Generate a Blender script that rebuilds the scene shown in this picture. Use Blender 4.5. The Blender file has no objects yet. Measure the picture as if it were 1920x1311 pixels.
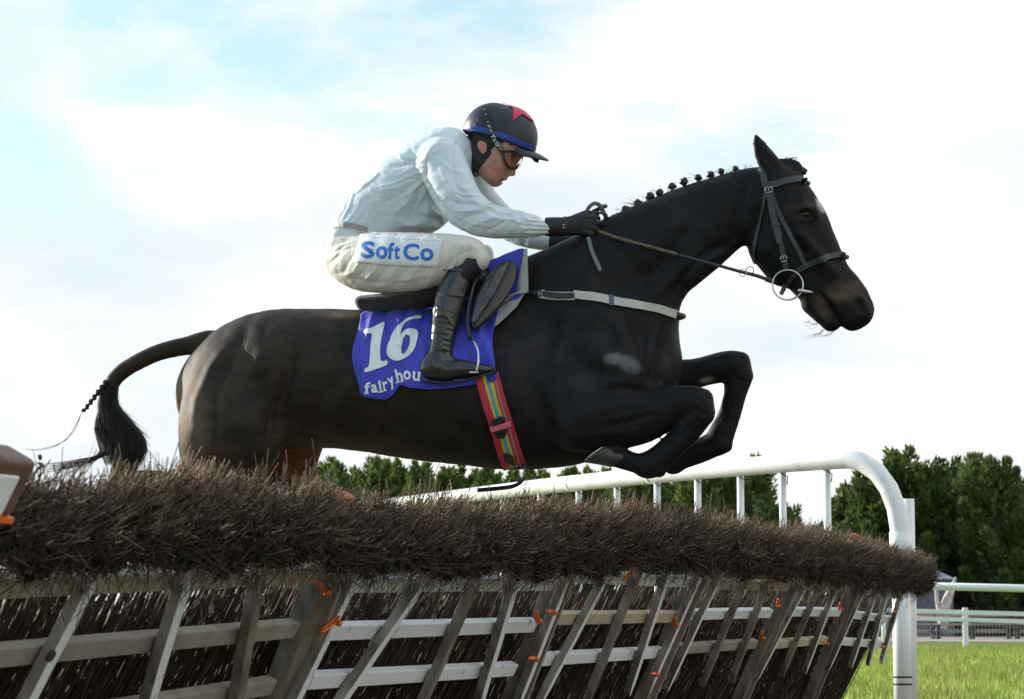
import bpy, bmesh, math, random
import numpy as np
from mathutils import Vector, Matrix
from mathutils.bvhtree import BVHTree
random.seed(7)
RS = np.random.RandomState(11)
C = bpy.context.scene.collection
SC = bpy.context.scene

# ------------------------------------------------------------------ camera
F = 4500.0
PITCH = math.atan(495.0 / F)
CAM = np.array([0.0, 0.0, 0.75])
cp, sp = math.cos(PITCH), math.sin(PITCH)
cam_d = bpy.data.cameras.new('camera')
cam = bpy.data.objects.new('camera', cam_d)
C.objects.link(cam)
cam.location = CAM
cam.rotation_euler = (math.pi / 2 + PITCH, 0, 0)
cam_d.sensor_width = 36.0
cam_d.lens = 36.0 * F / 1920.0
cam_d.clip_start = 0.1
cam_d.clip_end = 3000
cam_d.dof.use_dof = True
cam_d.dof.focus_distance = 9.3
cam_d.dof.aperture_fstop = 13.0
SC.camera = cam

# ------------------------------------------------------------------ light
SUN_EL = math.radians(17)
SUN_AZ = math.radians(-60)          # clockwise from +Y: behind and to the left
world = bpy.data.worlds.new('World')
SC.world = world
world.use_nodes = True
nt = world.node_tree
for n_ in list(nt.nodes):
    nt.nodes.remove(n_)
N = nt.nodes.new
out = N('ShaderNodeOutputWorld')
bg = N('ShaderNodeBackground')
sky = N('ShaderNodeTexSky')
sky.sky_type = 'NISHITA'
sky.sun_disc = False
sky.sun_elevation = SUN_EL
sky.sun_rotation = SUN_AZ
sky.air_density = 1.0
sky.dust_density = 1.0
sky.ozone_density = 1.5
tc = N('ShaderNodeTexCoord')
mp = N('ShaderNodeMapping')
mp.inputs['Scale'].default_value = (1.0, 1.0, 2.6)
mp.inputs['Location'].default_value = (3.1, 0.4, 0.13)
nz = N('ShaderNodeTexNoise')
nz.inputs['Scale'].default_value = 4.2
nz.inputs['Detail'].default_value = 9
nz.inputs['Roughness'].default_value = 0.58
nz.inputs['Distortion'].default_value = 0.25
cr = N('ShaderNodeValToRGB')
cr.color_ramp.elements[0].position = 0.36
cr.color_ramp.elements[0].color = (0, 0, 0, 1)
cr.color_ramp.elements[1].position = 0.50
cr.color_ramp.elements[1].color = (1, 1, 1, 1)
nz2 = N('ShaderNodeTexNoise')
nz2.inputs['Scale'].default_value = 7.0
nz2.inputs['Detail'].default_value = 8
cr2 = N('ShaderNodeValToRGB')
cr2.color_ramp.elements[0].position = 0.35
cr2.color_ramp.elements[0].color = (6.2, 6.9, 7.4, 1)
cr2.color_ramp.elements[1].position = 0.62
cr2.color_ramp.elements[1].color = (8.6, 8.3, 7.9, 1)
mix = N('ShaderNodeMixRGB')
lift = N('ShaderNodeMixRGB')
lift.blend_type = 'ADD'
lift.inputs[0].default_value = 1.0
lift.inputs[2].default_value = (2.0, 2.9, 3.2, 1)   # thin high veil of cloud over the blue
L_ = nt.links.new
L_(tc.outputs['Generated'], mp.inputs['Vector'])
L_(mp.outputs['Vector'], nz.inputs['Vector'])
L_(mp.outputs['Vector'], nz2.inputs['Vector'])
sepx = N('ShaderNodeSeparateXYZ')
L_(tc.outputs['Generated'], sepx.inputs[0])
m1 = N('ShaderNodeMath'); m1.operation = 'MULTIPLY_ADD'   # fewer clouds higher up and towards the left
m1.inputs[1].default_value = -1.5; m1.inputs[2].default_value = .325
L_(sepx.outputs['Z'], m1.inputs[0])
m2 = N('ShaderNodeMath'); m2.operation = 'MINIMUM'; m2.inputs[1].default_value = .12
L_(m1.outputs[0], m2.inputs[0])
m3 = N('ShaderNodeMath'); m3.operation = 'MAXIMUM'; m3.inputs[1].default_value = -.10
L_(m2.outputs[0], m3.inputs[0])
m5 = N('ShaderNodeMath'); m5.operation = 'MULTIPLY_ADD'; m5.inputs[1].default_value = .50
L_(sepx.outputs['X'], m5.inputs[0]); L_(m3.outputs[0], m5.inputs[2])
m4 = N('ShaderNodeMath'); m4.operation = 'ADD'
L_(nz.outputs['Fac'], m4.inputs[0]); L_(m5.outputs[0], m4.inputs[1])
L_(m4.outputs[0], cr.inputs['Fac'])
L_(nz2.outputs['Fac'], cr2.inputs['Fac'])
L_(sky.outputs['Color'], lift.inputs[1])
L_(cr.outputs['Color'], mix.inputs[0])
L_(lift.outputs['Color'], mix.inputs[1])
L_(cr2.outputs['Color'], mix.inputs[2])
L_(mix.outputs['Color'], bg.inputs['Color'])
bg.inputs['Strength'].default_value = 0.1
L_(bg.outputs['Background'], out.inputs['Surface'])

sun_d = bpy.data.lights.new('sun', 'SUN')
sun_d.energy = 4.5
sun_d.angle = math.radians(0.53)
sun_d.color = (1.0, 0.93, 0.82)
sun = bpy.data.objects.new('sun', sun_d)
C.objects.link(sun)
sdir = Vector((math.sin(SUN_AZ) * math.cos(SUN_EL), math.cos(SUN_AZ) * math.cos(SUN_EL), math.sin(SUN_EL)))
sun.rotation_euler = sdir.to_track_quat('Z', 'Y').to_euler()
sun.location = (-6, 14, 9)

SC.view_settings.view_transform = 'Standard'
SC.view_settings.look = 'None'
SC.view_settings.exposure = 0.42
SC.view_settings.gamma = 1.0
SC.view_settings.use_curve_mapping = False

# ------------------------------------------------------------------ helpers
def ray(x, y):
    dx = (x - 960.0) / F; dy = (655.0 - y) / F
    return np.array([dx, cp - dy * sp, sp + dy * cp])
def P(x, y, Y):                      # the point of the place at depth Y seen towards x, y
    d = ray(x, y); return CAM + d * (Y / d[1])
def proj(V):                         # array of points -> picture coordinates
    Q = V - CAM
    z = Q[:, 1] * cp + Q[:, 2] * sp
    yy = -Q[:, 1] * sp + Q[:, 2] * cp
    return np.stack([960 + F * Q[:, 0] / z, 655 - F * yy / z], 1)

# horse frame: u forward, v up, w towards the near side
YAW = math.radians(10)
EU = np.array([math.cos(YAW), -math.sin(YAW), 0.0])
EW = np.array([-math.sin(YAW), -math.cos(YAW), 0.0])
EV = np.array([0, 0, 1.0])
O = np.array([P(1250, 900, 9.2)[0], 9.2, 0.0])
PX = 1 / 478.0                       # metres per picture unit at the horse
def loc(x, y, w=0.0):                # local coordinates, w in picture units
    d = ray(x, y); wm = w * PX
    t = (wm + (O - CAM) @ EW) / (d @ EW)
    q = CAM + d * t - O
    return np.array([q @ EU, q @ EV, q @ EW])
def l2w(q):
    q = np.asarray(q)
    return O + q[..., 0:1] * EU + q[..., 1:2] * EV + q[..., 2:3] * EW
def w2l(p):
    q = np.asarray(p) - O
    return np.stack([q @ EU, q @ EV, q @ EW], -1)
def wl(x, y, w=0.0):
    return l2w(loc(x, y, w))
def mirror(p):
    q = w2l(p).copy(); q[..., 2] *= -1; return l2w(q)

def tag(o, label=None, cat=None, group=None, kind=None):
    if label: o['label'] = label
    if cat: o['category'] = cat
    if group: o['group'] = group
    if kind: o['kind'] = kind
    return o
def empty(name, p, label, cat, group=None):
    o = bpy.data.objects.new(name, None); C.objects.link(o)
    o.empty_display_size = 0.1
    o.location = [float(a) for a in p]
    return tag(o, label, cat, group)
def finish(name, me, m, parent, smooth):
    o = bpy.data.objects.new(name, me); C.objects.link(o)
    if m is not None:
        for mm in (m if isinstance(m, (list, tuple)) else [m]):
            me.materials.append(mm)
    if smooth:
        me.polygons.foreach_set('use_smooth', np.ones(len(me.polygons), dtype=bool))
    if parent is not None:
        o.parent = parent
        off = Vector((0, 0, 0)); q = parent
        while q is not None:
            off += q.location; q = q.parent
        me.transform(Matrix.Translation(-off))
    me.update()
    return o
def obj(name, V, Fc, m, parent=None, smooth=True, col=None):
    me = bpy.data.meshes.new(name)
    V = np.asarray(V, dtype=np.float32)
    if isinstance(Fc, np.ndarray):
        k = Fc.shape[1]; nf = len(Fc)
        me.vertices.add(len(V)); me.vertices.foreach_set('co', V.ravel())
        me.loops.add(nf * k); me.loops.foreach_set('vertex_index', Fc.astype(np.int32).ravel())
        me.polygons.add(nf)
        me.polygons.foreach_set('loop_start', np.arange(0, nf * k, k, dtype=np.int32))
        me.polygons.foreach_set('loop_total', np.full(nf, k, dtype=np.int32))
        me.update(calc_edges=True)
    else:
        me.from_pydata([tuple(map(float, v)) for v in V], [], [tuple(int(i) for i in f) for f in Fc])
    if col is not None:
        a = me.color_attributes.new('col', 'FLOAT_COLOR', 'POINT')
        c4 = np.ones((len(V), 4), dtype=np.float32); c4[:, :3] = col
        a.data.foreach_set('color', c4.ravel())
    return finish(name, me, m, parent, smooth)

# simple materials
def mat(name, col, rough=0.6, metal=0.0, noise=0.0, nscale=20.0, bump=0.0, bscale=60.0, attr=False,
        col2=None, coat=0.0, spec=0.5, sheen=0.0, trans=0.0, bdetail=6, stretch=None, lo=0.35, hi=0.65, crease=None):
    m = bpy.data.materials.new(name); m.use_nodes = True
    t = m.node_tree; b = t.nodes['Principled BSDF']
    b.inputs['Base Color'].default_value = (*col, 1)
    b.inputs['Roughness'].default_value = rough
    b.inputs['Metallic'].default_value = metal
    b.inputs['Specular IOR Level'].default_value = spec
    b.inputs['Coat Weight'].default_value = coat
    b.inputs['Sheen Weight'].default_value = sheen
    b.inputs['Transmission Weight'].default_value = trans
    tcn = t.nodes.new('ShaderNodeTexCoord'); src = tcn.outputs['Object']
    if stretch:
        mpn = t.nodes.new('ShaderNodeMapping'); mpn.inputs['Scale'].default_value = stretch
        t.links.new(src, mpn.inputs['Vector']); src = mpn.outputs['Vector']
    base = None
    if attr:
        at = t.nodes.new('ShaderNodeAttribute'); at.attribute_name = 'col'
        base = at.outputs['Color']
    if col2 is not None or noise > 0:
        nn = t.nodes.new('ShaderNodeTexNoise'); nn.inputs['Scale'].default_value = nscale
        nn.inputs['Detail'].default_value = 8; nn.inputs['Roughness'].default_value = 0.62
        t.links.new(src, nn.inputs['Vector'])
        rp = t.nodes.new('ShaderNodeValToRGB')
        rp.color_ramp.elements[0].position = lo; rp.color_ramp.elements[1].position = hi
        t.links.new(nn.outputs['Fac'], rp.inputs['Fac'])
        if col2 is not None:
            rp.color_ramp.elements[0].color = (*col, 1); rp.color_ramp.elements[1].color = (*col2, 1)
            base = rp.outputs['Color']
        else:
            a = 1 - noise
            rp.color_ramp.elements[0].color = (a, a, a, 1); rp.color_ramp.elements[1].color = (1 + noise,) * 3 + (1,)
            mu = t.nodes.new('ShaderNodeMixRGB'); mu.blend_type = 'MULTIPLY'; mu.inputs[0].default_value = 1
            if base is None: mu.inputs[1].default_value = (*col, 1)
            else: t.links.new(base, mu.inputs[1])
            t.links.new(rp.outputs['Color'], mu.inputs[2])
            base = mu.outputs['Color']
    if base is not None:
        t.links.new(base, b.inputs['Base Color'])
    nrm = None
    if crease:                       # thin sharp lines where a noise field crosses its middle value
        mq = t.nodes.new('ShaderNodeMapping'); mq.inputs['Rotation'].default_value = crease[3]; mq.inputs['Scale'].default_value = crease[2]
        t.links.new(tcn.outputs['Object'], mq.inputs['Vector'])
        n3 = t.nodes.new('ShaderNodeTexNoise'); n3.inputs['Scale'].default_value = crease[0]; n3.inputs['Detail'].default_value = 2.5
        t.links.new(mq.outputs['Vector'], n3.inputs['Vector'])
        s1 = t.nodes.new('ShaderNodeMath'); s1.operation = 'SUBTRACT'; s1.inputs[1].default_value = .5
        s2 = t.nodes.new('ShaderNodeMath'); s2.operation = 'ABSOLUTE'
        s3 = t.nodes.new('ShaderNodeMath'); s3.operation = 'POWER'; s3.inputs[1].default_value = .55
        t.links.new(n3.outputs['Fac'], s1.inputs[0]); t.links.new(s1.outputs[0], s2.inputs[0]); t.links.new(s2.outputs[0], s3.inputs[0])
        b3 = t.nodes.new('ShaderNodeBump'); b3.inputs['Distance'].default_value = crease[1]
        t.links.new(s3.outputs[0], b3.inputs['Height']); nrm = b3.outputs['Normal']
        t.links.new(nrm, b.inputs['Normal'])
    if bump > 0:
        n2 = t.nodes.new('ShaderNodeTexNoise'); n2.inputs['Scale'].default_value = bscale
        n2.inputs['Detail'].default_value = bdetail
        t.links.new(src, n2.inputs['Vector'])
        bp = t.nodes.new('ShaderNodeBump'); bp.inputs['Strength'].default_value = 1.0
        bp.inputs['Distance'].default_value = bump
        t.links.new(n2.outputs['Fac'], bp.inputs['Height'])
        if nrm is not None: t.links.new(nrm, bp.inputs['Normal'])
        t.links.new(bp.outputs['Normal'], b.inputs['Normal'])
    return m

# ------------------------------------------------------------------ implicit surfaces -> mesh
class Field:
    def __init__(s, lo, hi, h):
        s.lo = np.array(lo, dtype=np.float64); s.h = h
        s.n = np.ceil((np.array(hi) - s.lo) / h).astype(int) + 1
        s.ax = [(s.lo[i] + h * np.arange(s.n[i])).astype(np.float32) for i in range(3)]
        s.F = np.full(tuple(s.n), 9.0, dtype=np.float32)
    def block(s, mn, mx):
        a = np.clip(np.floor((mn - s.lo) / s.h).astype(int), 0, s.n - 1)
        b = np.clip(np.ceil((mx - s.lo) / s.h).astype(int) + 1, 1, s.n)
        sl = tuple(slice(a[i], b[i]) for i in range(3))
        X = s.ax[0][sl[0]][:, None, None]; Y = s.ax[1][sl[1]][None, :, None]; Z = s.ax[2][sl[2]][None, None, :]
        return sl, X, Y, Z
    def chain(s, st, k=0.02, grow=0.0, sub=False):
        """st: list of (local point, in-plane radius m, lateral radius m)"""
        pts = np.array([q[0] for q in st]); r = np.array([q[1] for q in st]) + grow; l = np.array([q[2] for q in st]) + grow
        if len(pts) == 1:
            pts = np.vstack([pts, pts + [1e-4, 0, 0]]); r = np.append(r, r); l = np.append(l, l)
        m = max(r.max(), l.max()) + k + 3 * s.h
        sl, X, Y, Z = s.block(pts.min(0) - m, pts.max(0) + m)
        if X.size * Y.size * Z.size == 0: return
        D = np.full(s.F[sl].shape, 9.0, dtype=np.float32)
        for i in range(len(pts) - 1):
            A = pts[i]; ab = pts[i + 1] - A; L2 = float(ab @ ab) + 1e-12
            ah = ab / math.sqrt(L2)
            lat = np.array([0, 0, 1.0]) - ah * ah[2]
            if np.linalg.norm(lat) < 0.25: lat = np.array([0, 1.0, 0]) - ah * ah[1]
            lat /= np.linalg.norm(lat)
            mm = max(r[i], r[i + 1], l[i], l[i + 1]) + k + 3 * s.h
            mn = np.minimum(A, pts[i + 1]) - mm; mx = np.maximum(A, pts[i + 1]) + mm
            sl2, x, y, z = s.block(mn, mx)
            x = x - A[0]; y = y - A[1]; z = z - A[2]
            t = np.clip((x * ab[0] + y * ab[1] + z * ab[2]) / L2, 0, 1)
            ox = x - t * ab[0]; oy = y - t * ab[1]; oz = z - t * ab[2]
            ow = ox * lat[0] + oy * lat[1] + oz * lat[2]
            o2 = np.maximum(ox * ox + oy * oy + oz * oz - ow * ow, 0)
            R = r[i] + (r[i + 1] - r[i]) * t; Lr = l[i] + (l[i + 1] - l[i]) * t
            k0 = np.sqrt(o2 / R**2 + ow**2 / Lr**2); k1 = np.sqrt(o2 / R**4 + ow**2 / Lr**4) + 1e-9
            d = np.where(k0 < 1e-3, -np.minimum(R, Lr), k0 * (k0 - 1) / k1)
            rel = tuple(slice(sl2[j].start - sl[j].start, sl2[j].stop - sl[j].start) for j in range(3))
            D[rel] = np.minimum(D[rel], d)
        Fb = s.F[sl]
        if sub:
            D = -D
            hh = np.maximum(k - np.abs(Fb - D), 0) / k if k > 0 else 0
            s.F[sl] = np.maximum(Fb, D) + (hh * hh * k / 4 if k > 0 else 0)
        else:
            if k > 0:
                hh = np.maximum(k - np.abs(Fb - D), 0) / k
                s.F[sl] = np.minimum(Fb, D) - hh * hh * k / 4
            else:
                s.F[sl] = np.minimum(Fb, D)
    def cut(s, p, n):                # keep the side the normal points away from
        p = np.asarray(p, float); n = np.asarray(n, float); n = n / np.linalg.norm(n)
        X = s.ax[0][:, None, None]; Y = s.ax[1][None, :, None]; Z = s.ax[2][None, None, :]
        s.F = np.maximum(s.F, ((X - p[0]) * n[0] + (Y - p[1]) * n[1] + (Z - p[2]) * n[2]).astype(np.float32))
    def mesh(s, relax=1):
        S = s.F < 0
        S[0] = S[-1] = False; S[:, 0] = S[:, -1] = False; S[:, :, 0] = S[:, :, -1] = False
        cnt = np.zeros(tuple(s.n - 1), dtype=np.int8)
        for i in (0, 1):
            for j in (0, 1):
                for k in (0, 1):
                    cnt += S[i:s.n[0] - 1 + i, j:s.n[1] - 1 + j, k:s.n[2] - 1 + k]
        act = (cnt > 0) & (cnt < 8)
        I = np.argwhere(act)
        idx = np.full(act.shape, -1, dtype=np.int64); idx[act] = np.arange(len(I))
        acc = np.zeros((len(I), 3)); c = np.zeros(len(I))
        cor = [(i, j, k) for i in (0, 1) for j in (0, 1) for k in (0, 1)]
        for a in cor:
            for ax in range(3):
                if a[ax]: continue
                b = list(a); b[ax] = 1
                fa = s.F[I[:, 0] + a[0], I[:, 1] + a[1], I[:, 2] + a[2]]
                fb = s.F[I[:, 0] + b[0], I[:, 1] + b[1], I[:, 2] + b[2]]
                m = (fa < 0) != (fb < 0)
                t = np.where(m, fa / np.where(m, fa - fb, 1), 0)
                pos = np.tile(np.array(a, float), (len(I), 1)); pos[:, ax] = t
                acc[m] += pos[m]; c[m] += 1
        V = s.lo + (I + acc / np.maximum(c, 1)[:, None]) * s.h
        Fs = []
        for ax in range(3):
            o1, o2 = [(1, 2), (2, 0), (0, 1)][ax]
            A = S.take(range(s.n[ax] - 1), ax); B = S.take(range(1, s.n[ax]), ax)
            E = np.argwhere(A != B)
            m = (E[:, o1] > 0) & (E[:, o2] > 0) & (E[:, o1] < s.n[o1] - 1) & (E[:, o2] < s.n[o2] - 1)
            E = E[m]
            sg = A[E[:, 0], E[:, 1], E[:, 2]]
            def g(d1, d2):
                q = E.copy(); q[:, o1] -= d1; q[:, o2] -= d2
                return idx[q[:, 0], q[:, 1], q[:, 2]]
            Q = np.stack([g(1, 1), g(0, 1), g(0, 0), g(1, 0)], 1)
            Q[~sg] = Q[~sg][:, ::-1]
            Fs.append(Q)
        Q = np.vstack(Fs)
        Q = Q[(Q >= 0).all(1)]
        V = relaxed(V, Q, relax)
        return V, Q
def relaxed(V, Q, n, lam=0.5):
    for _ in range(n):
        acc = np.zeros_like(V); c = np.zeros(len(V))
        for i in range(4):
            for j in ((i + 1) % 4, (i - 1) % 4):
                np.add.at(acc, Q[:, i], V[Q[:, j]]); np.add.at(c, Q[:, i], 1)
        V = V * (1 - lam) + lam * acc / np.maximum(c, 1)[:, None]
    return V
def vnormals(V, Q):
    n = np.cross(V[Q[:, 2]] - V[Q[:, 0]], V[Q[:, 3]] - V[Q[:, 1]])
    A = np.zeros_like(V)
    for i in range(4): np.add.at(A, Q[:, i], n)
    return A / (np.linalg.norm(A, axis=1)[:, None] + 1e-12)
def sta(rows, dens=0):
    """rows (x, y, r, lat, w) in picture units -> stations, optionally resampled smoothly"""
    rows = [tuple(r) + (r[2],) if len(r) == 3 else tuple(r) for r in rows]
    rows = [r if len(r) == 5 else r + (0,) for r in rows]
    R = np.array(rows, float)
    if dens and len(R) > 2:
        out_ = []
        Pn = np.vstack([2 * R[0] - R[1], R, 2 * R[-1] - R[-2]])
        for i in range(1, len(Pn) - 2):
            for j in range(dens):
                t = j / dens
                a, b, c_, d = Pn[i - 1:i + 3]
                out_.append(0.5 * ((2 * b) + (-a + c_) * t + (2 * a - 5 * b + 4 * c_ - d) * t * t + (-a + 3 * b - 3 * c_ + d) * t**3))
        out_.append(R[-1]); R = np.array(out_)
    res = []
    for x, y, r, l, w in R:
        q = loc(x, y, w)
        sc = abs(loc(x + 1, y, w)[0] - q[0])
        res.append((q, max(r, 1) * sc, max(l, 1) * sc))
    return res
def segdist(Pt, poly):
    """distance of 2-D points to a polyline and the place along it 0..1"""
    poly = np.array(poly, float); n = len(poly) - 1
    best = np.full(len(Pt), 1e9); along = np.zeros(len(Pt)); side = np.zeros(len(Pt))
    for i in range(n):
        a = poly[i]; ab = poly[i + 1] - a; L2 = ab @ ab
        t = np.clip(((Pt - a) @ ab) / L2, 0, 1)
        o = Pt - (a + t[:, None] * ab); d = np.hypot(o[:, 0], o[:, 1])
        m = d < best
        best[m] = d[m]; along[m] = (i + t[m]) / n
        side[m] = np.sign(o[m, 0] * ab[1] - o[m, 1] * ab[0])
    return best, along, side
def folds(V, Nn, items, near=True, pw=2.0):
    """ridges (+) and creases (-) on a surface; items (polyline, width, height m)"""
    W = l2w(V); p2 = proj(W)
    facing = (Nn @ np.array([0.17, 0.0, 0.985])) if near else np.ones(len(V))
    g = np.clip(facing * 2.5 + 0.2, 0, 1)
    D = np.zeros(len(V))
    for poly, wd, amp in items:
        pa = np.array(poly, float)
        mn = pa.min(0) - 3 * wd; mx = pa.max(0) + 3 * wd
        m = ((p2 > mn) & (p2 < mx)).all(1)
        if not m.any(): continue
        d, al, sd = segdist(p2[m], poly)
        fade = np.clip(np.minimum(al, 1 - al) * 5, 0, 1)
        D[m] += amp * np.exp(-(d / wd) ** pw) * fade
    return V + Nn * (D * g)[:, None]
def wob(V, sc, seed=0):
    r = np.random.RandomState(seed); o_ = np.zeros(len(V))
    for i in range(10):
        k = r.randn(3) * sc * (1 + i * 0.35)
        o_ += np.sin(V @ k + r.rand() * 6.28) / (1 + i * 0.3)
    return o_ / 3.5
def make(name, V, Q, m, parent, col=None):
    return obj(name, l2w(V), Q, m, parent, True, col)
def bvh_of(*objs):
    Vs, Fs, off = [], [], 0
    for o in objs:
        me = o.data; M = Vector((0, 0, 0)); q = o
        while q is not None: M += q.location; q = q.parent
        co = np.empty(len(me.vertices) * 3, dtype=np.float32); me.vertices.foreach_get('co', co)
        Vs.append(co.reshape(-1, 3) + np.array(M)); Fs += [tuple(i + off for i in p.vertices) for p in me.polygons]
        off += len(me.vertices)
    return BVHTree.FromPolygons([Vector(v) for v in np.vstack(Vs).tolist()], Fs)
def surf(x, y, bvh, off=0.0, w=50):
    d = ray(x, y)
    hit = bvh.ray_cast(Vector(CAM), Vector(d).normalized()) if bvh else (None,)
    if hit[0] is None:
        p = wl(x, y, w)
        if bvh:
            near = bvh.find_nearest(Vector(p))
            n = (Vector(p) - near[0])
            if n.length < 0.03:
                return np.array(near[0]) + np.array(n.normalized() if n.length > 1e-5 else near[1]) * off, np.array(near[1])
        return p, EW.copy()
    p, n = hit[0], hit[1]
    if n.dot(Vector(d)) > 0: n = -n
    return np.array(p) + np.array(n) * off, np.array(n)
def resample(pts, n):
    pts = np.array(pts, float)
    Pn = np.vstack([2 * pts[0] - pts[1], pts, 2 * pts[-1] - pts[-2]])
    K = []
    for i in range(1, len(Pn) - 2):
        a, b, c_, d = Pn[i - 1:i + 3]
        for j in range(12):
            t = j / 12
            K.append(0.5 * ((2 * b) + (-a + c_) * t + (2 * a - 5 * b + 4 * c_ - d) * t * t + (-a + 3 * b - 3 * c_ + d) * t**3))
    K.append(pts[-1]); K = np.array(K)
    s = np.concatenate([[0], np.cumsum(np.linalg.norm(np.diff(K, axis=0), axis=1))])
    t = np.linspace(0, s[-1], n)
    return np.stack([np.interp(t, s, K[:, i]) for i in range(K.shape[1])], 1)
def ribbon_mesh(rows, th):
    """rows: list of lists of (point, normal) across; closed strap of thickness th"""
    n, k = len(rows), len(rows[0]); V = []; Fc = []
    for lay in (0, 1):
        for r in rows:
            for p, nn in r: V.append(p + nn * th * lay)
    def id_(l, i, j): return l * n * k + i * k + j
    for i in range(n - 1):
        for j in range(k - 1):
            Fc.append((id_(1, i, j), id_(1, i + 1, j), id_(1, i + 1, j + 1), id_(1, i, j + 1)))
            Fc.append((id_(0, i, j + 1), id_(0, i + 1, j + 1), id_(0, i + 1, j), id_(0, i, j)))
        Fc.append((id_(0, i, 0), id_(0, i + 1, 0), id_(1, i + 1, 0), id_(1, i, 0)))
        Fc.append((id_(1, i, k - 1), id_(1, i + 1, k - 1), id_(0, i + 1, k - 1), id_(0, i, k - 1)))
    for j in range(k - 1):
        Fc.append((id_(1, 0, j), id_(1, 0, j + 1), id_(0, 0, j + 1), id_(0, 0, j)))
        Fc.append((id_(0, n - 1, j), id_(0, n - 1, j + 1), id_(1, n - 1, j + 1), id_(1, n - 1, j)))
    return np.array(V), Fc
def strap(name, pts, width, bvh, m, parent, off=0.003, th=0.003, n=24, w=50, across=3, mir=False, kind=None):
    c = resample(pts, n); t = np.gradient(c, axis=0); t /= np.linalg.norm(t, axis=1)[:, None]
    nn = np.stack([-t[:, 1], t[:, 0]], 1)
    wd = np.interp(np.linspace(0, 1, n), np.linspace(0, 1, len(width)), width) if hasattr(width, '__len__') else np.full(n, width)
    rows = []
    for i in range(n):
        rows.append([surf(*(c[i] + nn[i] * wd[i] * (j / (across - 1) - 0.5)), bvh, off, w) for j in range(across)])
    V, Fc = ribbon_mesh(rows, th)
    if mir:
        k = len(V); V = np.vstack([V, mirror(V)]); Fc = Fc + [tuple(i + k for i in reversed(f)) for f in Fc]
    o = obj(name, V, Fc, m, parent, False)
    if kind: o['kind'] = kind
    return o
def rounded(poly, k=6):
    P_ = [np.array(q, float) for q in poly]; n = len(P_); out_ = []
    for i in range(n):
        a, b, c_, d = P_[i - 1], P_[i], P_[(i + 1) % n], P_[(i + 2) % n]
        for j in range(k):
            t = j / k; out_.append(tuple(0.5 * ((2 * b) + (-a + c_) * t + (2 * a - 5 * b + 4 * c_ - d) * t * t + (-a + 3 * b - 3 * c_ + d) * t**3)))
    return out_
def patch(name, poly, bvh, m, parent, off=0.004, th=0.002, w=50, rings=10, wave=None, dens=6.0, cen=None, smooth_edge=False):
    """a piece of cloth or leather cut to an outline and laid on a surface"""
    if smooth_edge: poly = rounded(poly)
    pts = []
    for i in range(len(poly)):
        a = np.array(poly[i], float); b = np.array(poly[(i + 1) % len(poly)], float)
        k = max(1, int(np.linalg.norm(b - a) / dens))
        for j in range(k): pts.append(a + (b - a) * j / k)
    pts = np.array(pts); c = pts.mean(0) if cen is None else np.array(cen, float); n = len(pts)
    V = []; Nn = []
    for r in range(rings + 1):
        s_ = r / rings
        for p in (pts if r else [c]):
            q = c + (p - c) * s_
            a, b = surf(q[0], q[1], bvh, off + (wave(q[0], q[1]) if wave else 0), w)
            V.append(a); Nn.append(b)
    V = np.array(V); Nn = np.array(Nn); k = len(V)
    Fc = [(0, 1 + (j + 1) % n, 1 + j) for j in range(n)]
    for r in range(1, rings):
        a0 = 1 + (r - 1) * n; b0 = 1 + r * n
        for j in range(n):
            j2 = (j + 1) % n
            Fc.append((a0 + j, a0 + j2, b0 + j2, b0 + j))
    back = [tuple(i + k for i in reversed(f)) for f in Fc]
    e0 = 1 + (rings - 1) * n
    side = [(e0 + j, e0 + (j + 1) % n, e0 + (j + 1) % n + k, e0 + j + k) for j in range(n)]
    return obj(name, np.vstack([V + Nn * th, V]), Fc + back + side, m, parent, True)
def tube(name, pts, r, m, parent=None, sides=10, n=None, caps=True, group=None):
    pts = np.array(pts, float)
    if n: pts = resample(pts, n)
    V, Fc = tube_arr(pts, r, sides, caps)
    return obj(name, V, Fc, m, parent, True)
def tube_arr(pts, r, sides=10, caps=True):
    k = len(pts); rr = np.full(k, r) if not hasattr(r, '__len__') else np.interp(np.linspace(0, 1, k), np.linspace(0, 1, len(r)), r)
    T = np.gradient(pts, axis=0); T /= np.linalg.norm(T, axis=1)[:, None] + 1e-12
    ref = np.array([0, 0, 1.0]) if abs(T[0][2]) < 0.9 else np.array([1.0, 0, 0])
    u = np.cross(T[0], ref); u /= np.linalg.norm(u); V = []
    for i in range(k):
        u = u - T[i] * (u @ T[i]); u /= np.linalg.norm(u); v = np.cross(T[i], u)
        for j in range(sides):
            a = 2 * math.pi * j / sides
            V.append(pts[i] + rr[i] * (math.cos(a) * u + math.sin(a) * v))
    Fc = []
    for i in range(k - 1):
        for j in range(sides):
            j2 = (j + 1) % sides
            Fc.append((i * sides + j, i * sides + j2, (i + 1) * sides + j2, (i + 1) * sides + j))
    if caps:
        Fc.append(tuple(range(sides))[::-1]); Fc.append(tuple((k - 1) * sides + j for j in range(sides)))
    return np.array(V), Fc
def join_arr(lst):
    Vs, Fs, o = [], [], 0
    for V, Fc in lst:
        Vs.append(V); Fs += [tuple(i + o for i in f) for f in Fc]; o += len(V)
    return np.vstack(Vs), Fs
def box_arr(c, ax, ay, az):          # centre and three half vectors
    c, ax, ay, az = map(lambda q: np.asarray(q, float), (c, ax, ay, az))
    V = [c + sx * ax + sy * ay + sz * az for sx in (-1, 1) for sy in (-1, 1) for sz in (-1, 1)]
    Fc = [(0, 1, 3, 2), (4, 6, 7, 5), (0, 4, 5, 1), (2, 3, 7, 6), (0, 2, 6, 4), (1, 5, 7, 3)]
    if np.linalg.det(np.stack([ax, ay, az])) < 0: Fc = [tuple(reversed(f)) for f in Fc]
    return np.array(V), Fc
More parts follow.
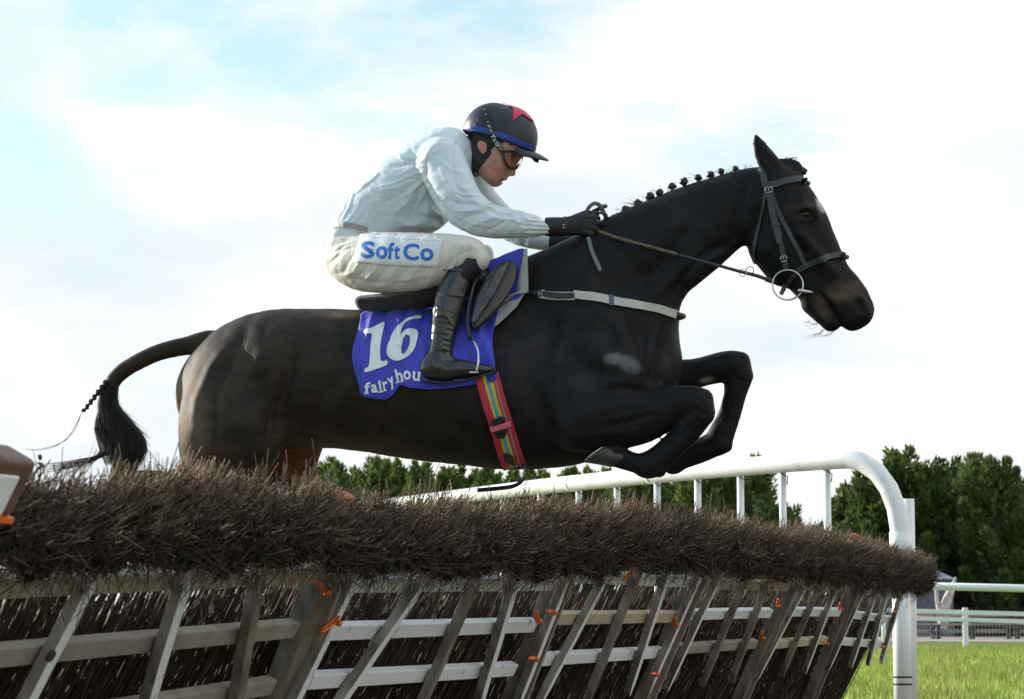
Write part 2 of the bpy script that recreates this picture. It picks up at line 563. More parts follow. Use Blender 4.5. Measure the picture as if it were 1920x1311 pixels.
def bevel(o, w=0.004, seg=2):
    b = o.modifiers.new('bevel', 'BEVEL'); b.width = w; b.segments = seg; b.limit_method = 'ANGLE'
    return o
def ball_arr(c, rx, ry, rz, nu=12, nv=8, axes=None):
    V = []; Fc = []
    A = np.eye(3) if axes is None else np.asarray(axes)
    for i in range(nv + 1):
        th = math.pi * i / nv
        for j in range(nu):
            ph = 2 * math.pi * j / nu
            q = np.array([rx * math.sin(th) * math.cos(ph), ry * math.sin(th) * math.sin(ph), rz * math.cos(th)])
            V.append(np.asarray(c) + q @ A)
    for i in range(nv):
        for j in range(nu):
            j2 = (j + 1) % nu
            Fc.append((i * nu + j, (i + 1) * nu + j, (i + 1) * nu + j2, i * nu + j2))
    return np.array(V), Fc
def text_arr(body, size=1.0, bold=0.0, res=3):
    cu = bpy.data.curves.new('lettering', 'FONT'); cu.body = body; cu.size = size; cu.offset = bold
    cu.resolution_u = res; cu.align_x = 'LEFT'
    o = bpy.data.objects.new('lettering', cu); C.objects.link(o)
    dg = bpy.context.evaluated_depsgraph_get(); me = bpy.data.meshes.new_from_object(o.evaluated_get(dg))
    bm = bmesh.new(); bm.from_mesh(me)
    bmesh.ops.triangulate(bm, faces=bm.faces[:])
    for _ in range(3):
        es = [e for e in bm.edges if e.calc_length() > 0.16 * size]
        if not es: break
        bmesh.ops.subdivide_edges(bm, edges=es, cuts=1)
        bmesh.ops.triangulate(bm, faces=bm.faces[:])
    V = np.array([v.co[:2] for v in bm.verts]); Fc = [tuple(v.index for v in f.verts) for f in bm.faces]
    bm.free(); bpy.data.objects.remove(o); bpy.data.curves.remove(cu); bpy.data.meshes.remove(me)
    return V, Fc
def poly_arr(polys, cell):
    """outline polygons -> triangles with inner points (2-D)"""
    bm = bmesh.new()
    for poly in polys:
        vs = [bm.verts.new((x, y, 0)) for x, y in poly]
        for i in range(len(vs)): bm.edges.new((vs[i], vs[(i + 1) % len(vs)]))
    bmesh.ops.triangle_fill(bm, edges=bm.edges[:], use_beauty=True)
    for _ in range(4):
        es = [e for e in bm.edges if e.calc_length() > cell]
        if not es: break
        bmesh.ops.subdivide_edges(bm, edges=es, cuts=1)
        bmesh.ops.triangulate(bm, faces=bm.faces[:])
    bm.verts.index_update()
    V = np.array([v.co[:2] for v in bm.verts]); Fc = [tuple(v.index for v in f.verts) for f in bm.faces]
    bm.free(); return V, Fc
def print_on(name, V2, Fc, bvh, m, parent, off=0.001, w=50):
    """flat print laid on a surface"""
    W = np.array([surf(x, y, bvh, off, w)[0] for x, y in V2])
    fs = []
    for f in Fc:
        a, b, c_ = W[f[0]], W[f[1]], W[f[2]]
        n = np.cross(b - a, c_ - a)
        fs.append(f if n @ (CAM - a) > 0 else tuple(reversed(f)))
    return obj(name, W, fs, m, parent, False)
# ================================================================== the setting
def translucent(m, k):
    t = m.node_tree; b = t.nodes['Principled BSDF']; o = t.nodes['Material Output']
    tr = t.nodes.new('ShaderNodeBsdfTranslucent'); mx = t.nodes.new('ShaderNodeMixShader'); mx.inputs[0].default_value = k
    src = b.inputs['Base Color'].links[0].from_socket
    t.links.new(src, tr.inputs['Color']); t.links.new(b.outputs[0], mx.inputs[1]); t.links.new(tr.outputs[0], mx.inputs[2]); t.links.new(mx.outputs[0], o.inputs['Surface'])
def ground_mat():
    m = bpy.data.materials.new('turf'); m.use_nodes = True
    t = m.node_tree; b = t.nodes['Principled BSDF']; b.inputs['Roughness'].default_value = 0.95
    b.inputs['Specular IOR Level'].default_value = 0.15
    g = t.nodes.new('ShaderNodeNewGeometry')
    def nz_(s, d=6):
        n = t.nodes.new('ShaderNodeTexNoise'); n.inputs['Scale'].default_value = s; n.inputs['Detail'].default_value = d
        t.links.new(g.outputs['Position'], n.inputs['Vector']); return n
    a = nz_(0.5); c_ = nz_(9.0, 10)
    r1 = t.nodes.new('ShaderNodeValToRGB'); r1.color_ramp.elements[0].position = .35; r1.color_ramp.elements[1].position = .65
    r1.color_ramp.elements[0].color = (0.14, 0.20, 0.035, 1); r1.color_ramp.elements[1].color = (0.20, 0.27, 0.05, 1)
    r2 = t.nodes.new('ShaderNodeValToRGB'); r2.color_ramp.elements[0].position = .3; r2.color_ramp.elements[1].position = .7
    r2.color_ramp.elements[0].color = (0.55, 0.6, 0.5, 1); r2.color_ramp.elements[1].color = (1.25, 1.2, 1.1, 1)
    mu = t.nodes.new('ShaderNodeMixRGB'); mu.blend_type = 'MULTIPLY'; mu.inputs[0].default_value = 1
    t.links.new(a.outputs['Fac'], r1.inputs['Fac']); t.links.new(c_.outputs['Fac'], r2.inputs['Fac'])
    t.links.new(r1.outputs['Color'], mu.inputs[1]); t.links.new(r2.outputs['Color'], mu.inputs[2])
    t.links.new(mu.outputs['Color'], b.inputs['Base Color'])
    bp = t.nodes.new('ShaderNodeBump'); bp.inputs['Distance'].default_value = 0.05
    t.links.new(c_.outputs['Fac'], bp.inputs['Height']); t.links.new(bp.outputs['Normal'], b.inputs['Normal'])
    return m
tag(obj('ground', [(-900, -60, 0), (900, -60, 0), (900, 1500, 0), (-900, 1500, 0)], [(0, 1, 2, 3)], ground_mat(), smooth=False), kind='structure')
brown_m = mat('added_brown_earth', (.11, .085, .06), .95, col2=(.17, .15, .11), nscale=1.2, bump=.03, bscale=9)
tag(obj('added_brown_ground', [(-6, -4, .004), (4, -4, .004), (9, 19, .004), (-4, 19, .004)], [(0, 1, 2, 3)], brown_m, smooth=False), kind='structure')  # brown sheet added to keep green turf bounce off the hurdles
gravel = mat('gravel', (0.42, 0.36, 0.32), 0.95, noise=0.15, nscale=4, bump=0.02, bscale=30)
tag(obj('path', [(-60, 66, .006), (60, 63, .006), (60, 93, .006), (-60, 96, .006)], [(0, 1, 2, 3)], gravel, smooth=False), kind='structure')

# grass blades on the turf to the right of the jump
def blades():
    n = 70000
    Y = 12 + 41 * RS.rand(n) ** 0.8
    X = -2 + RS.rand(n) * (9 + Y * 0.22)
    h = 0.05 + 0.06 * RS.rand(n); a = RS.rand(n) * 6.28; w = 0.008 + 0.006 * RS.rand(n)
    b0 = np.stack([X - w * np.cos(a), Y - w * np.sin(a), np.full(n, 0.004)], 1)
    b1 = np.stack([X + w * np.cos(a), Y + w * np.sin(a), np.full(n, 0.004)], 1)
    t = np.stack([X + (RS.rand(n) - .5) * .06, Y + (RS.rand(n) - .5) * .06, h], 1)
    V = np.stack([b0, b1, t], 1).reshape(-1, 3)
    g = (0.75 + 0.5 * RS.rand(n)) * (1 + .22 * np.sin(X * 1.9 + 2 * np.sin(Y * .4)) * np.sin(Y * .9 + X)); dry = (np.sin(X * 3.1 + Y) * np.sin(Y * 1.7 - X * .8) > .55) * .35 + .15 * RS.rand(n)
    col = np.stack([(0.30 + .10 * dry) * g, (0.40 - .12 * dry) * g, (0.075 + .03 * dry) * g], 1).repeat(3, 0)
    m = mat('grass_blade', (.2, .3, .04), 0.6, attr=True, spec=.3)
    translucent(m, .35)
    o = obj('grass', V, np.arange(3 * n).reshape(-1, 3), m, None, False, col)
    tag(o, 'short bright green turf blades between the jump and the white fence', 'grass', kind='stuff')
blades()

# ------------------------------------------------------------------ conifers
leaf = mat('conifer_leaf', (.05, .09, .03), 0.55, attr=True, spec=.35)
translucent(leaf, .4)
bark = mat('bark', (.12, .085, .06), 0.9, noise=.4, nscale=6, bump=.02, bscale=14)
def conifer(x, top, Y, wide, seed, label, dark=1.0, plumes=46, leaves=260, group='conifers along the far side of the course'):
    r = np.random.RandomState(seed)
    b = P(x, 1150, Y); b[2] = 0
    H = P(x, top, Y)[2]
    t = empty('conifer_tree', b, label, 'tree', group)
    Wd = wide * Y / F / 2
    k = 8; pts = [b + np.array([r.randn() * .05, r.randn() * .05, H * .9 * i / k]) for i in range(k + 1)]
    V, Fc = tube_arr(np.array(pts), [0.16, 0.1, 0.03], 7)
    limbs = [(V, Fc)]
    LV, LC = [], []
    for i in range(plumes):
        q = (i + .5) / plumes
        z0 = H * (0.02 + 0.78 * q)
        a = r.rand() * 6.283
        R = Wd * (1.05 - 0.25 * q) * (0.5 + .6 * r.rand()) * (1 if q < .55 else (1.25 - q) / .7)
        base = b + np.array([math.cos(a) * R * .25, math.sin(a) * R * .25, z0])
        L = H * (0.16 + 0.12 * r.rand())
        tip = b + np.array([math.cos(a) * R, math.sin(a) * R, min(z0 + L, H * (0.99 if q < .9 else 1.0))])
        if i >= plumes - 3: tip = b + np.array([r.randn() * Wd * .3, r.randn() * Wd * .3, H * (1.0 - .06 * (plumes - 1 - i))])
        V, Fc = tube_arr(np.array([b + np.array([0, 0, z0 * .93]), (base + tip) / 2, tip]), [.045, .03, .008], 4)
        limbs.append((V, Fc))
        n = int(leaves * (1.1 - .4 * q))
        s_ = r.rand(n) ** 0.8
        c0 = base + (tip - base) * s_[:, None]
        rad = (0.36 * (1 - s_) ** .7 + .04) * Wd * 0.95
        off = r.randn(n, 3); off /= np.linalg.norm(off, axis=1)[:, None]
        c0 = c0 + off * (rad * r.rand(n) ** .5)[:, None]
        ax = (tip - base) / np.linalg.norm(tip - base)
        D = ax * .7 + off * .8 + r.randn(n, 3) * .25 + np.array([0, 0, .25])
        D /= np.linalg.norm(D, axis=1)[:, None]
        S_ = np.cross(D, r.randn(n, 3)); S_ /= np.linalg.norm(S_, axis=1)[:, None]
        ln = (.10 + .13 * r.rand(n))[:, None] * (Y / 95) ** .3; wd = ln * .3
        quad = np.stack([c0 - D * ln * .4, c0 + S_ * wd, c0 + D * ln, c0 - S_ * wd], 1)
        LV.append(quad.reshape(-1, 3))
        g = (0.55 + .75 * r.rand(n)) * (0.8 + .4 * r.rand()) * dark
        wm = r.rand()
        LC.append(np.stack([(.075 + .05 * wm) * g, (.135 + .03 * wm) * g, (.038) * g], 1).repeat(4, 0))
    # lumpy inner mass closing the crown, darker than the leaves
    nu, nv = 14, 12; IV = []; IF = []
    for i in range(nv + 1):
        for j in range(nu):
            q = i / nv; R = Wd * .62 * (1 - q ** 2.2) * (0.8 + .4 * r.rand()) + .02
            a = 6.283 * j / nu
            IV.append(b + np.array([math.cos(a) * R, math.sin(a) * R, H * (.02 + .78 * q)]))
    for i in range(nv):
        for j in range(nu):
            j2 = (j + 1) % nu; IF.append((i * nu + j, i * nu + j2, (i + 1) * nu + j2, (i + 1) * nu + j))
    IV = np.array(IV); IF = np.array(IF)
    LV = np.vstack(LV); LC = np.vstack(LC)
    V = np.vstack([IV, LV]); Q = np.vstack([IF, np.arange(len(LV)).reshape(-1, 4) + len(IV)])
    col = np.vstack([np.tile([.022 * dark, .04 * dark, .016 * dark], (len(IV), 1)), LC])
    obj('crown', V, Q, leaf, t, False, col)
    V, Fc = join_arr(limbs); obj('trunk', V, Fc, bark, t)
    return t
hedge = [(560, 882, 70), (600, 862, 62), (645, 868, 58), (690, 858, 66), (738, 864, 62), (785, 868, 60), (830, 872, 58), (872, 878, 60),
         (915, 874, 56), (955, 880, 58), (1000, 876, 60), (1045, 878, 58), (1085, 880, 60), (1128, 880, 58), (1170, 888, 64), (1215, 884, 62),
         (1262, 880, 66), (1312, 872, 66), (1362, 868, 72), (1408, 853, 84), (1452, 945, 70)]
place = ['green conifer at the left end of the far line, beside the hind leg',
         'full green conifer next right of the horse\'s hind leg', 'second green conifer right of the hind leg, above the painted post head',
         'green conifer below the flank where the belly line starts', 'green conifer below the belly, left of the start of the white wing tube',
         'green conifer above the left end of the white wing tube', 'green conifer below the horse\'s belly under the number cloth',
         'green conifer below the belly under the jockey\'s heel', 'green conifer below the belly left of the curled strap end',
         'green conifer standing right behind the curled end of the hanging strap', 'green conifer just left of where the girth strap hangs down',
         'green conifer just right of the hanging girth strap', 'green conifer between the girth strap and the lifted front hoof',
         'green conifer below and left of the shining front hoof', 'green conifer seen under the lifted front hoof', 'green conifer seen under the near fetlock of the tucked foreleg',
         'green conifer between the two tucked forelegs\' fetlocks', 'green conifer under the far fetlock, behind the wing bars', 'broad green conifer right of the fetlocks, cut by the white tube']
for i, (x, top, w) in enumerate(hedge):
    if i == 19: lab = 'tallest ragged green conifer of the line, seen between the bars right of the forelegs'
    elif i == 20: lab = 'short low conifer closing the right end of the line beside the gap of sky'
    else: lab = place[i]
    conifer(x, top, 93 + 3 * math.sin(i * 2.1), w * 2.5, 100 + i, lab, 1.25 + .16 * math.sin(i * 1.7), 54, 340)
big = [(1560, 985, 88, 'low bushy conifer at the left foot of the dark tree group'),
       (1602, 905, 96, 'leftmost tall conifer of the dark group inside the bend of the white rail'),
       (1655, 868, 100, 'dark conifer standing directly behind the bend of the white wing rail'),
       (1712, 843, 112, 'tall dark conifer just right of the white wing post'),
       (1768, 862, 104, 'dark conifer above the grey shed and the pale birch stems'),
       (1815, 853, 110, 'tall pointed dark conifer second from the right edge'),
       (1868, 862, 106, 'broad dark conifer near the right edge of the view'),
       (1925, 892, 110, 'dark conifer cut by the right edge of the view'),
       (1985, 880, 110, 'dark conifer beyond the right edge of the view')]
for i, (x, top, w, lab) in enumerate(big):
    conifer(x, top, 84 + 4 * math.sin(i * 1.9), w * 2.1, 300 + i, lab, .95, 60, 380, 'big dark conifers on the right')
# scrub under the big trees
def scrub():
    r = np.random.RandomState(5); n = 26000
    X0, X1 = P(1540, 1150, 80)[0], P(2100, 1150, 80)[0]
    X = X0 + (X1 - X0) * r.rand(n); Y = 79 + 5 * r.rand(n); Z = 1.9 * r.rand(n) ** .8 * (.8 + .3 * np.sin(X * 1.3))
    D = r.randn(n, 3) + [0, 0, .6]; D /= np.linalg.norm(D, axis=1)[:, None]
    S_ = np.cross(D, r.randn(n, 3)); S_ /= np.linalg.norm(S_, axis=1)[:, None]
    c0 = np.stack([X, Y, Z], 1); ln = .14
    V = np.stack([c0 - D * ln, c0 + S_ * ln * .35, c0 + D * ln, c0 - S_ * ln * .35], 1).reshape(-1, 3)
    g = .5 + r.rand(n)
    col = np.stack([.06 * g, .045 * g, .028 * g], 1).repeat(4, 0)
    tag(obj('undergrowth', V, np.arange(len(V)).reshape(-1, 4), leaf, None, False, col),
        'brown tangled undergrowth beneath the dark conifers', 'undergrowth', kind='stuff')
scrub()

# shed, birch, benches, fence
dark_clad = mat('shed_cladding', (.09, .10, .15), .7, noise=.15, nscale=2)
slate = mat('shed_roof', (.28, .29, .36), .7, noise=.12, nscale=3)
def shed():
    Y = 77.5
    a = P(1640, 1150, Y)[0]; b = P(1788, 1150, Y)[0]; zt = P(1700, 1086, Y)[2]; zr = P(1700, 1058, Y)[2]
    c = P(1700, 1150, Y); c[2] = 0
    t = empty('shed', c, 'dark blue grey shed with pitched roof under the conifers right of the white post', 'shed')
    V = [(a, Y, 0), (b, Y, 0), (b, Y + 2.0, 0), (a, Y + 2.0, 0), (a, Y, zt), (b, Y, zt), (b, Y + 2.0, zt), (a, Y + 2.0, zt)]
    obj('wall', V, [(0, 1, 5, 4), (1, 2, 6, 5), (2, 3, 7, 6), (3, 0, 4, 7)], dark_clad, t, False)
    m_ = (a + b) / 2 + .1
    V = [(a - .1, Y - .12, zt + .004), (b + .1, Y - .12, zt + .004), (b + .1, Y + 2.1, zt + .004), (a - .1, Y + 2.1, zt + .004), (a + .3, Y + 1, zr), (m_ + .45, Y + 1, zr)]
    obj('roof', V, [(0, 1, 5, 4), (1, 2, 5), (2, 3, 4, 5), (3, 0, 4), (3, 2, 1, 0)], slate, t, False)
    q = P(1715, 1133, Y - .05); V, Fc = ball_arr(q, .06, .04, .06)
    obj('lamp', V, Fc, mat('lamp_glass', (.75, .75, .72), .3), t)
shed()
birch = mat('birch_bark', (.50, .45, .44), .8, noise=.35, nscale=7, lo=.42, hi=.6)
def birch_tree():
    Y = 72
    t = empty('birch_tree', wl(0, 0) * 0 + np.array([P(1772, 1150, Y)[0], Y, 0]), 'pale birch with leaning stems in front of the grey shed', 'tree')
    for pts, r in (([(1765, 1185), (1772, 1140), (1782, 1110), (1788, 1095), (1792, 1082)], [.18, .17, .14, .03]),
                   ([(1764, 1160), (1757, 1125), (1755, 1100), (1753, 1088)], [.08, .06, .03])):
        V, Fc = tube_arr(resample([P(x, y, Y) for x, y in pts], 14), r, 9)
        obj('trunk', V, Fc, birch, t)
birch_tree()
white = mat('white_paint', (.80, .81, .82), .42, noise=.05, nscale=3, bump=.0008, bscale=30)
white2 = mat('white_plastic', (.60, .60, .57), .32, col2=(.82, .84, .85), nscale=5.5, coat=.1, lo=.26, hi=.42, bump=.0006, bscale=30, stretch=(1, 1, .45))
bench_wood = mat('bench_wood', (.33, .27, .23), .8, noise=.2, nscale=5)
dark_metal = mat('dark_metal', (.03, .03, .035), .5, .3)
def bench(x0, x1, Y, lab):
    a = P(x0, 1150, Y)[0]; b = P(x1, 1150, Y)[0]
    t = empty('bench', ((a + b) / 2, Y, 0), lab, 'bench', 'benches beyond the gravel path')
    for z, dy, nm in ((.44, -.08, 'seat'), (.44, .1, 'seat'), (.24, .05, 'rail'), (.72, .22, 'backrest')):
        V, Fc = box_arr(((a + b) / 2, Y + dy, z), ((b - a) / 2, 0, 0), (0, .075 if nm == 'seat' else .02, 0), (0, 0, .022 if nm == 'seat' else .06))
        obj(nm, V, Fc, bench_wood, t, False)
    for q in (.06, .94):
        V1 = [box_arr((a + (b - a) * q, Y + .02, .21), (.04, 0, 0), (0, .16, 0), (0, 0, .21)), box_arr((a + (b - a) * q, Y + .27, .42), (.03, 0, 0), (0, .02, 0), (0, 0, .42))]
        V, Fc = join_arr(V1); obj('leg', V, Fc, dark_metal, t, False)
for x0, x1, lab in ((1700, 1752, 'wooden bench beyond the path nearest the white post'), (1756, 1812, 'wooden bench beyond the path in front of the birch'),
                    (1818, 1896, 'long wooden bench beyond the path, right of the fence post'), (1902, 1990, 'wooden bench beyond the path at the right edge')):
    bench(x0, x1, 71, lab)

def paddock_fence():
    Y = 52.0
    t = empty('rail_fence', (P(1785, 1150, Y)[0], Y, 0), 'white post and rail fence with wire mesh across the grass on the right', 'fence')
    x0 = -1.5; x1 = 17
    Zs = [(P(1785, 1147, Y)[2], .045), (P(1785, 1161, Y)[2], .045), (P(1785, 1216, Y)[2] + .0, .04)]
    slope = -0.028
    for z, hh in Zs:
        for i in range(3):
            a, b = [(x0, P(1785, 0, Y)[0] - 2.6), (P(1785, 0, Y)[0] - 2.6, P(1785, 0, Y)[0]), (P(1785, 0, Y)[0], x1)][i]
            V, Fc = box_arr(((a + b) / 2, Y, z + slope * ((a + b) / 2 - 9.5)), ((b - a) / 2 - .001, 0, slope * (b - a) / 2), (0, .02, 0), (0, 0, hh))
            obj('rail', V, Fc, white, t, False)
    for x in (P(1785, 0, Y)[0] - 5.2, P(1785, 0, Y)[0] - 2.6, P(1785, 0, Y)[0], P(1785, 0, Y)[0] + 2.6, P(1785, 0, Y)[0] + 5.2):
        V, Fc = box_arr((x, Y - .065, .43 + slope * (x - 9.5) / 2), (.055, 0, 0), (0, .04, 0), (0, 0, .45))
        bevel(obj('post', V, Fc, white, t, False), .01)
    L1 = []
    zz = Zs[1][0] - .05
    for x in np.arange(x0, x1, .075):
        L1.append(box_arr((x, Y + .03, .37 + slope * (x - 9.5)), (.004, 0, 0), (0, .003, 0), (0, 0, .33)))
    for z in (.14, .26, .38, .5):
        L1.append(box_arr(((x0 + x1) / 2, Y + .037, z + slope * ((x0 + x1) / 2 - 9.5)), ((x1 - x0) / 2, 0, slope * (x1 - x0) / 2), (0, .003, 0), (0, 0, .003)))
    V, Fc = join_arr(L1); o = obj('wire_mesh', V, Fc, mat('wire', (.35, .35, .36), .4, .6), t, False); o['kind'] = 'stuff'
paddock_fence()
def running_rail():
    Y = 37.0
    t = empty('running_rail', (P(1750, 0, Y)[0], Y, 0), 'white tubular running rail crossing the grass behind the wing post', 'rail')
    za = P(1705, 1097, Y)[2]
    a = P(1640, 1096, Y); b = P(1920, 1103, Y); d_ = b - a; e = a + d_ * 3.2
    V, Fc = tube_arr(np.array([a, (a + e) / 2, e]), .058, 16); obj('rail', V, Fc, white2, t)
    for q in (0.06, 1.45, 2.9):
        c = a + d_ * q; V, Fc = tube_arr(np.array([[c[0], c[1] + .06, 0], [c[0], c[1] + .06, c[2] - .02]]), .035, 12); obj('post', V, Fc, white2, t)
running_rail()

# ------------------------------------------------------------------ the white wing of the jump
def wing():
    Y0 = 15.6
    base = P(1688, 1150, Y0); base[2] = 0
    t = empty('wing_rail', base, 'big white tubular wing with upright bars curving down at the far end of the jump', 'rail')
    H = P(1590, 861, Y0)[2]
    def at(x, y):                    # the sloping top tube keeps its height, so its depth follows
        d = ray(x, y); tt = (H - CAM[2]) / d[2]; return CAM + d * tt
    pts = [at(640, 956), at(743, 945.0), at(1000, 914), at(1250, 888), at(1450, 870)]
    # drop to the post: a quarter bend in the plane of the wing
    A = at(1450, 870); dirn = A - at(1250, 888); dirn /= np.linalg.norm(dirn)
    e0 = at(1588, 860.5)
    post = P(1688, 1030, e0[1] - .25)
    for k in range(13):
        a = k / 12 * math.pi / 2
        hx = post[0] - e0[0]; hy = post[1] - e0[1]; R = .50
        pts.append(np.array([e0[0] + hx * math.sin(a), e0[1] + hy * math.sin(a), H - R * (1 - math.cos(a))]))
    top = pts[-1].copy(); pts.append(np.array([top[0], top[1], top[2] - .1]))
    V, Fc = tube_arr(resample(pts, 70), .062, 20)
    obj('top_tube', V, Fc, white2, t)
    path = resample(pts, 70)
    for k in (12, 27, 38, 47):
        V, Fc = tube_arr(np.array([path[k], path[k] + (path[k + 1] - path[k]) * .35]), .0637, 20); obj('joint', V, Fc, white2, t)
    V, Fc = tube_arr(np.array([[top[0], top[1], 0], [top[0], top[1], top[2] - .04]]), .058, 20)
    obj('post', V, Fc, white2, t)
    V, Fc = tube_arr(np.array([[top[0], top[1], top[2] - .16], [top[0], top[1], top[2] + .02]]), .069, 20)
    obj('sleeve', V, Fc, white2, t)
    V, Fc = tube_arr(np.array([[top[0] + .075, top[1] + .12, 0], [top[0] + .075, top[1] + .12, P(1700, 935, top[1] + .12)[2]]]), .04, 14)
    obj('post', V, Fc, white2, t)
    for z in (.30, .345):
        V, Fc = tube_arr(np.array([[top[0], top[1], z], [top[0], top[1], z + .012]]), .060, 20)
        obj('band', V, Fc, dark_metal, t)
    for x in (1550, 1467, 1388, 1308, 1232, 1157, 1085, 1013, 943, 873, 805):
        y = np.interp(x, [743, 1000, 1250, 1450, 1588], [945, 914, 888, 870, 860.5])
        c = at(x, y); V, Fc = tube_arr(np.array([[c[0], c[1], .12], [c[0], c[1], c[2] - .03]]), .0245, 12)
        obj('bar', V, Fc, white2, t)
        V, Fc = tube_arr(np.array([[c[0] - .02, c[1] - .05, c[2] - .065], [c[0] + .03, c[1] - .03, c[2] - .09], [c[0] + .028, c[1] - .01, c[2] - .14]]), .004, 5)
        obj('cable_tie', V, Fc, dark_metal, t)
wing()

# ------------------------------------------------------------------ the hurdles
HD = np.array([.305, .952, 0]); HD /= np.linalg.norm(HD)
HN = np.array([HD[1], -HD[0], 0])
LEAN = math.radians(28)
LV_ = HN * math.sin(LEAN) + np.array([0, 0, math.cos(LEAN)])
NV_ = HN * math.cos(LEAN) - np.array([0, 0, math.sin(LEAN)])
RR = P(600, 1100, 5.9); B0 = RR - LV_ * (RR[2] / LV_[2])
def hq(s, h, o=0.0):
    return B0 + np.multiply.outer(s, HD) + np.multiply.outer(h, LV_) + np.multiply.outer(o, NV_)
def hinv(x, y, o=0.0):
    d = ray(x, y); t = ((B0 - CAM) @ NV_ + o) / (d @ NV_); q = CAM + d * t - B0
    return float(q @ HD), float(q @ LV_)
h_top = lambda s: np.interp(s, [-1.6, -1.2, -.95, -.53, -.02, .36, .77, 2.38, 4.06, 6.53, 9.25], [1.110, 1.142, 1.156, 1.160, 1.150, 1.152, 1.175, 1.248, 1.255, 1.275, 1.222])
h_low = lambda s: np.interp(s, [-1.73, -1.1, -.45, .06, 1.37, 2.89, 4.8, 6.9, 8.8], [.972, .983, 1.008, .998, 1.008, 1.062, 1.048, 1.032, 1.02]) + .052 + .012 * np.sin(s * 9.0) + .008 * np.sin(s * 23.0)
w_white = mat('weathered_white_wood', (.16, .15, .13), .65, col2=(.80, .83, .85), nscale=16, bump=.002, bscale=40, lo=.31, hi=.38, stretch=(1, 1, .5))
w_brown = mat('old_brown_wood', (.10, .075, .052), .8, col2=(.26, .21, .16), nscale=11, bump=.0025, bscale=50, stretch=(1, 1, .4))
w_pale = mat('pale_pine_wood', (.44, .36, .25), .7, col2=(.58, .50, .38), nscale=5, bump=.001, bscale=50)
w_grey = mat('grey_wood', (.24, .205, .17), .8, col2=(.37, .33, .28), nscale=8, bump=.002, bscale=40)
orange = mat('orange_plastic', (.85, .17, .03), .35)
tpaint = mat('terracotta_paint', (.52, .17, .09), .6, noise=.2, nscale=30)
rust = mat('rusty_steel', (.08, .05, .04), .6, .4, noise=.3, nscale=60)
twig_m = mat('birch_twig', (.1, .07, .05), .7, attr=True, spec=.15)
w_side = mat('weathered_side_wood', (.11, .095, .08), .8, col2=(.38, .35, .32), nscale=12, bump=.002, bscale=60, stretch=(1, 1, .4))
WM = dict(W=w_white, B=w_brown, P=w_pale, G=w_grey)

def twig_arr(P0, D, L, R, bend, segs, c0, c1):
    n = len(P0)
    D = D / np.linalg.norm(D, axis=1)[:, None]
    U = np.cross(D, RS.randn(n, 3)); U /= np.linalg.norm(U, axis=1)[:, None]; W_ = np.cross(D, U)
    rings = []; cols = []
    for i in range(segs + 1):
        q = i / segs
        c = P0 + D * (L * q)[:, None] + U * (bend * L * q * q)[:, None]
        rr = (R * (1 - .45 * q))[:, None]
        for j in range(3):
            a = 2.094 * j; rings.append(c + rr * (math.cos(a) * U + math.sin(a) * W_))
            cols.append(c0 * (1 - q ** 3) + c1 * q ** 3)
    V = np.stack(rings, 1); K = (segs + 1) * 3
    base = (np.arange(n) * K)[:, None]
    F_ = []
    for i in range(segs):
        for j in range(3):
            j2 = (j + 1) % 3
            F_.append(base + np.array([i * 3 + j, i * 3 + j2, i * 3 + 3 + j2, i * 3 + 3 + j]))
    tri = base + np.array([segs * 3, segs * 3 + 1, segs * 3 + 2, segs * 3 + 2])
    Q = np.concatenate(F_, 0)
    # the pale cut end
    CV = V[:, -3:, :].reshape(-1, 3); cc = (c1 * 1.3).repeat(3, 0)
    V = V.reshape(-1, 3); Ccol = np.stack(cols, 1).reshape(-1, 3)
    T = np.arange(len(CV)).reshape(-1, 3) + len(V)
    T4 = np.concatenate([T, T[:, 2:]], 1)
    return np.vstack([V, CV]), Q, T, np.vstack([Ccol, cc])
def obj_qt(name, parts, m, parent):
    Vs, Cs, L, S_, o = [], [], [], [], 0
    for V, Q, T, c in parts:
        Vs.append(V); Cs.append(c)
        if Q is not None and len(Q): L.append((Q + o)); S_.append(4)
        if T is not None and len(T): L.append((T + o)); S_.append(3)
        o += len(V)
    V = np.vstack(Vs); c = np.vstack(Cs)
    me = bpy.data.meshes.new(name)
    me.vertices.add(len(V)); me.vertices.foreach_set('co', V.astype(np.float32).ravel())
    idx = np.concatenate([a.ravel() for a in L]).astype(np.int32)
    tot = np.concatenate([np.full(len(a), s_, dtype=np.int32) for a, s_ in zip(L, S_)])
    me.loops.add(len(idx)); me.loops.foreach_set('vertex_index', idx)
    me.polygons.add(len(tot)); me.polygons.foreach_set('loop_start', np.concatenate([[0], np.cumsum(tot)[:-1]]).astype(np.int32))
    me.polygons.foreach_set('loop_total', tot); me.update(calc_edges=True)
    a = me.color_attributes.new('col', 'FLOAT_COLOR', 'POINT'); c4 = np.ones((len(V), 4), np.float32); c4[:, :3] = c
    a.data.foreach_set('color', c4.ravel())
    o_ = finish(name, me, m, parent, False); o_['kind'] = 'stuff'
    return o_
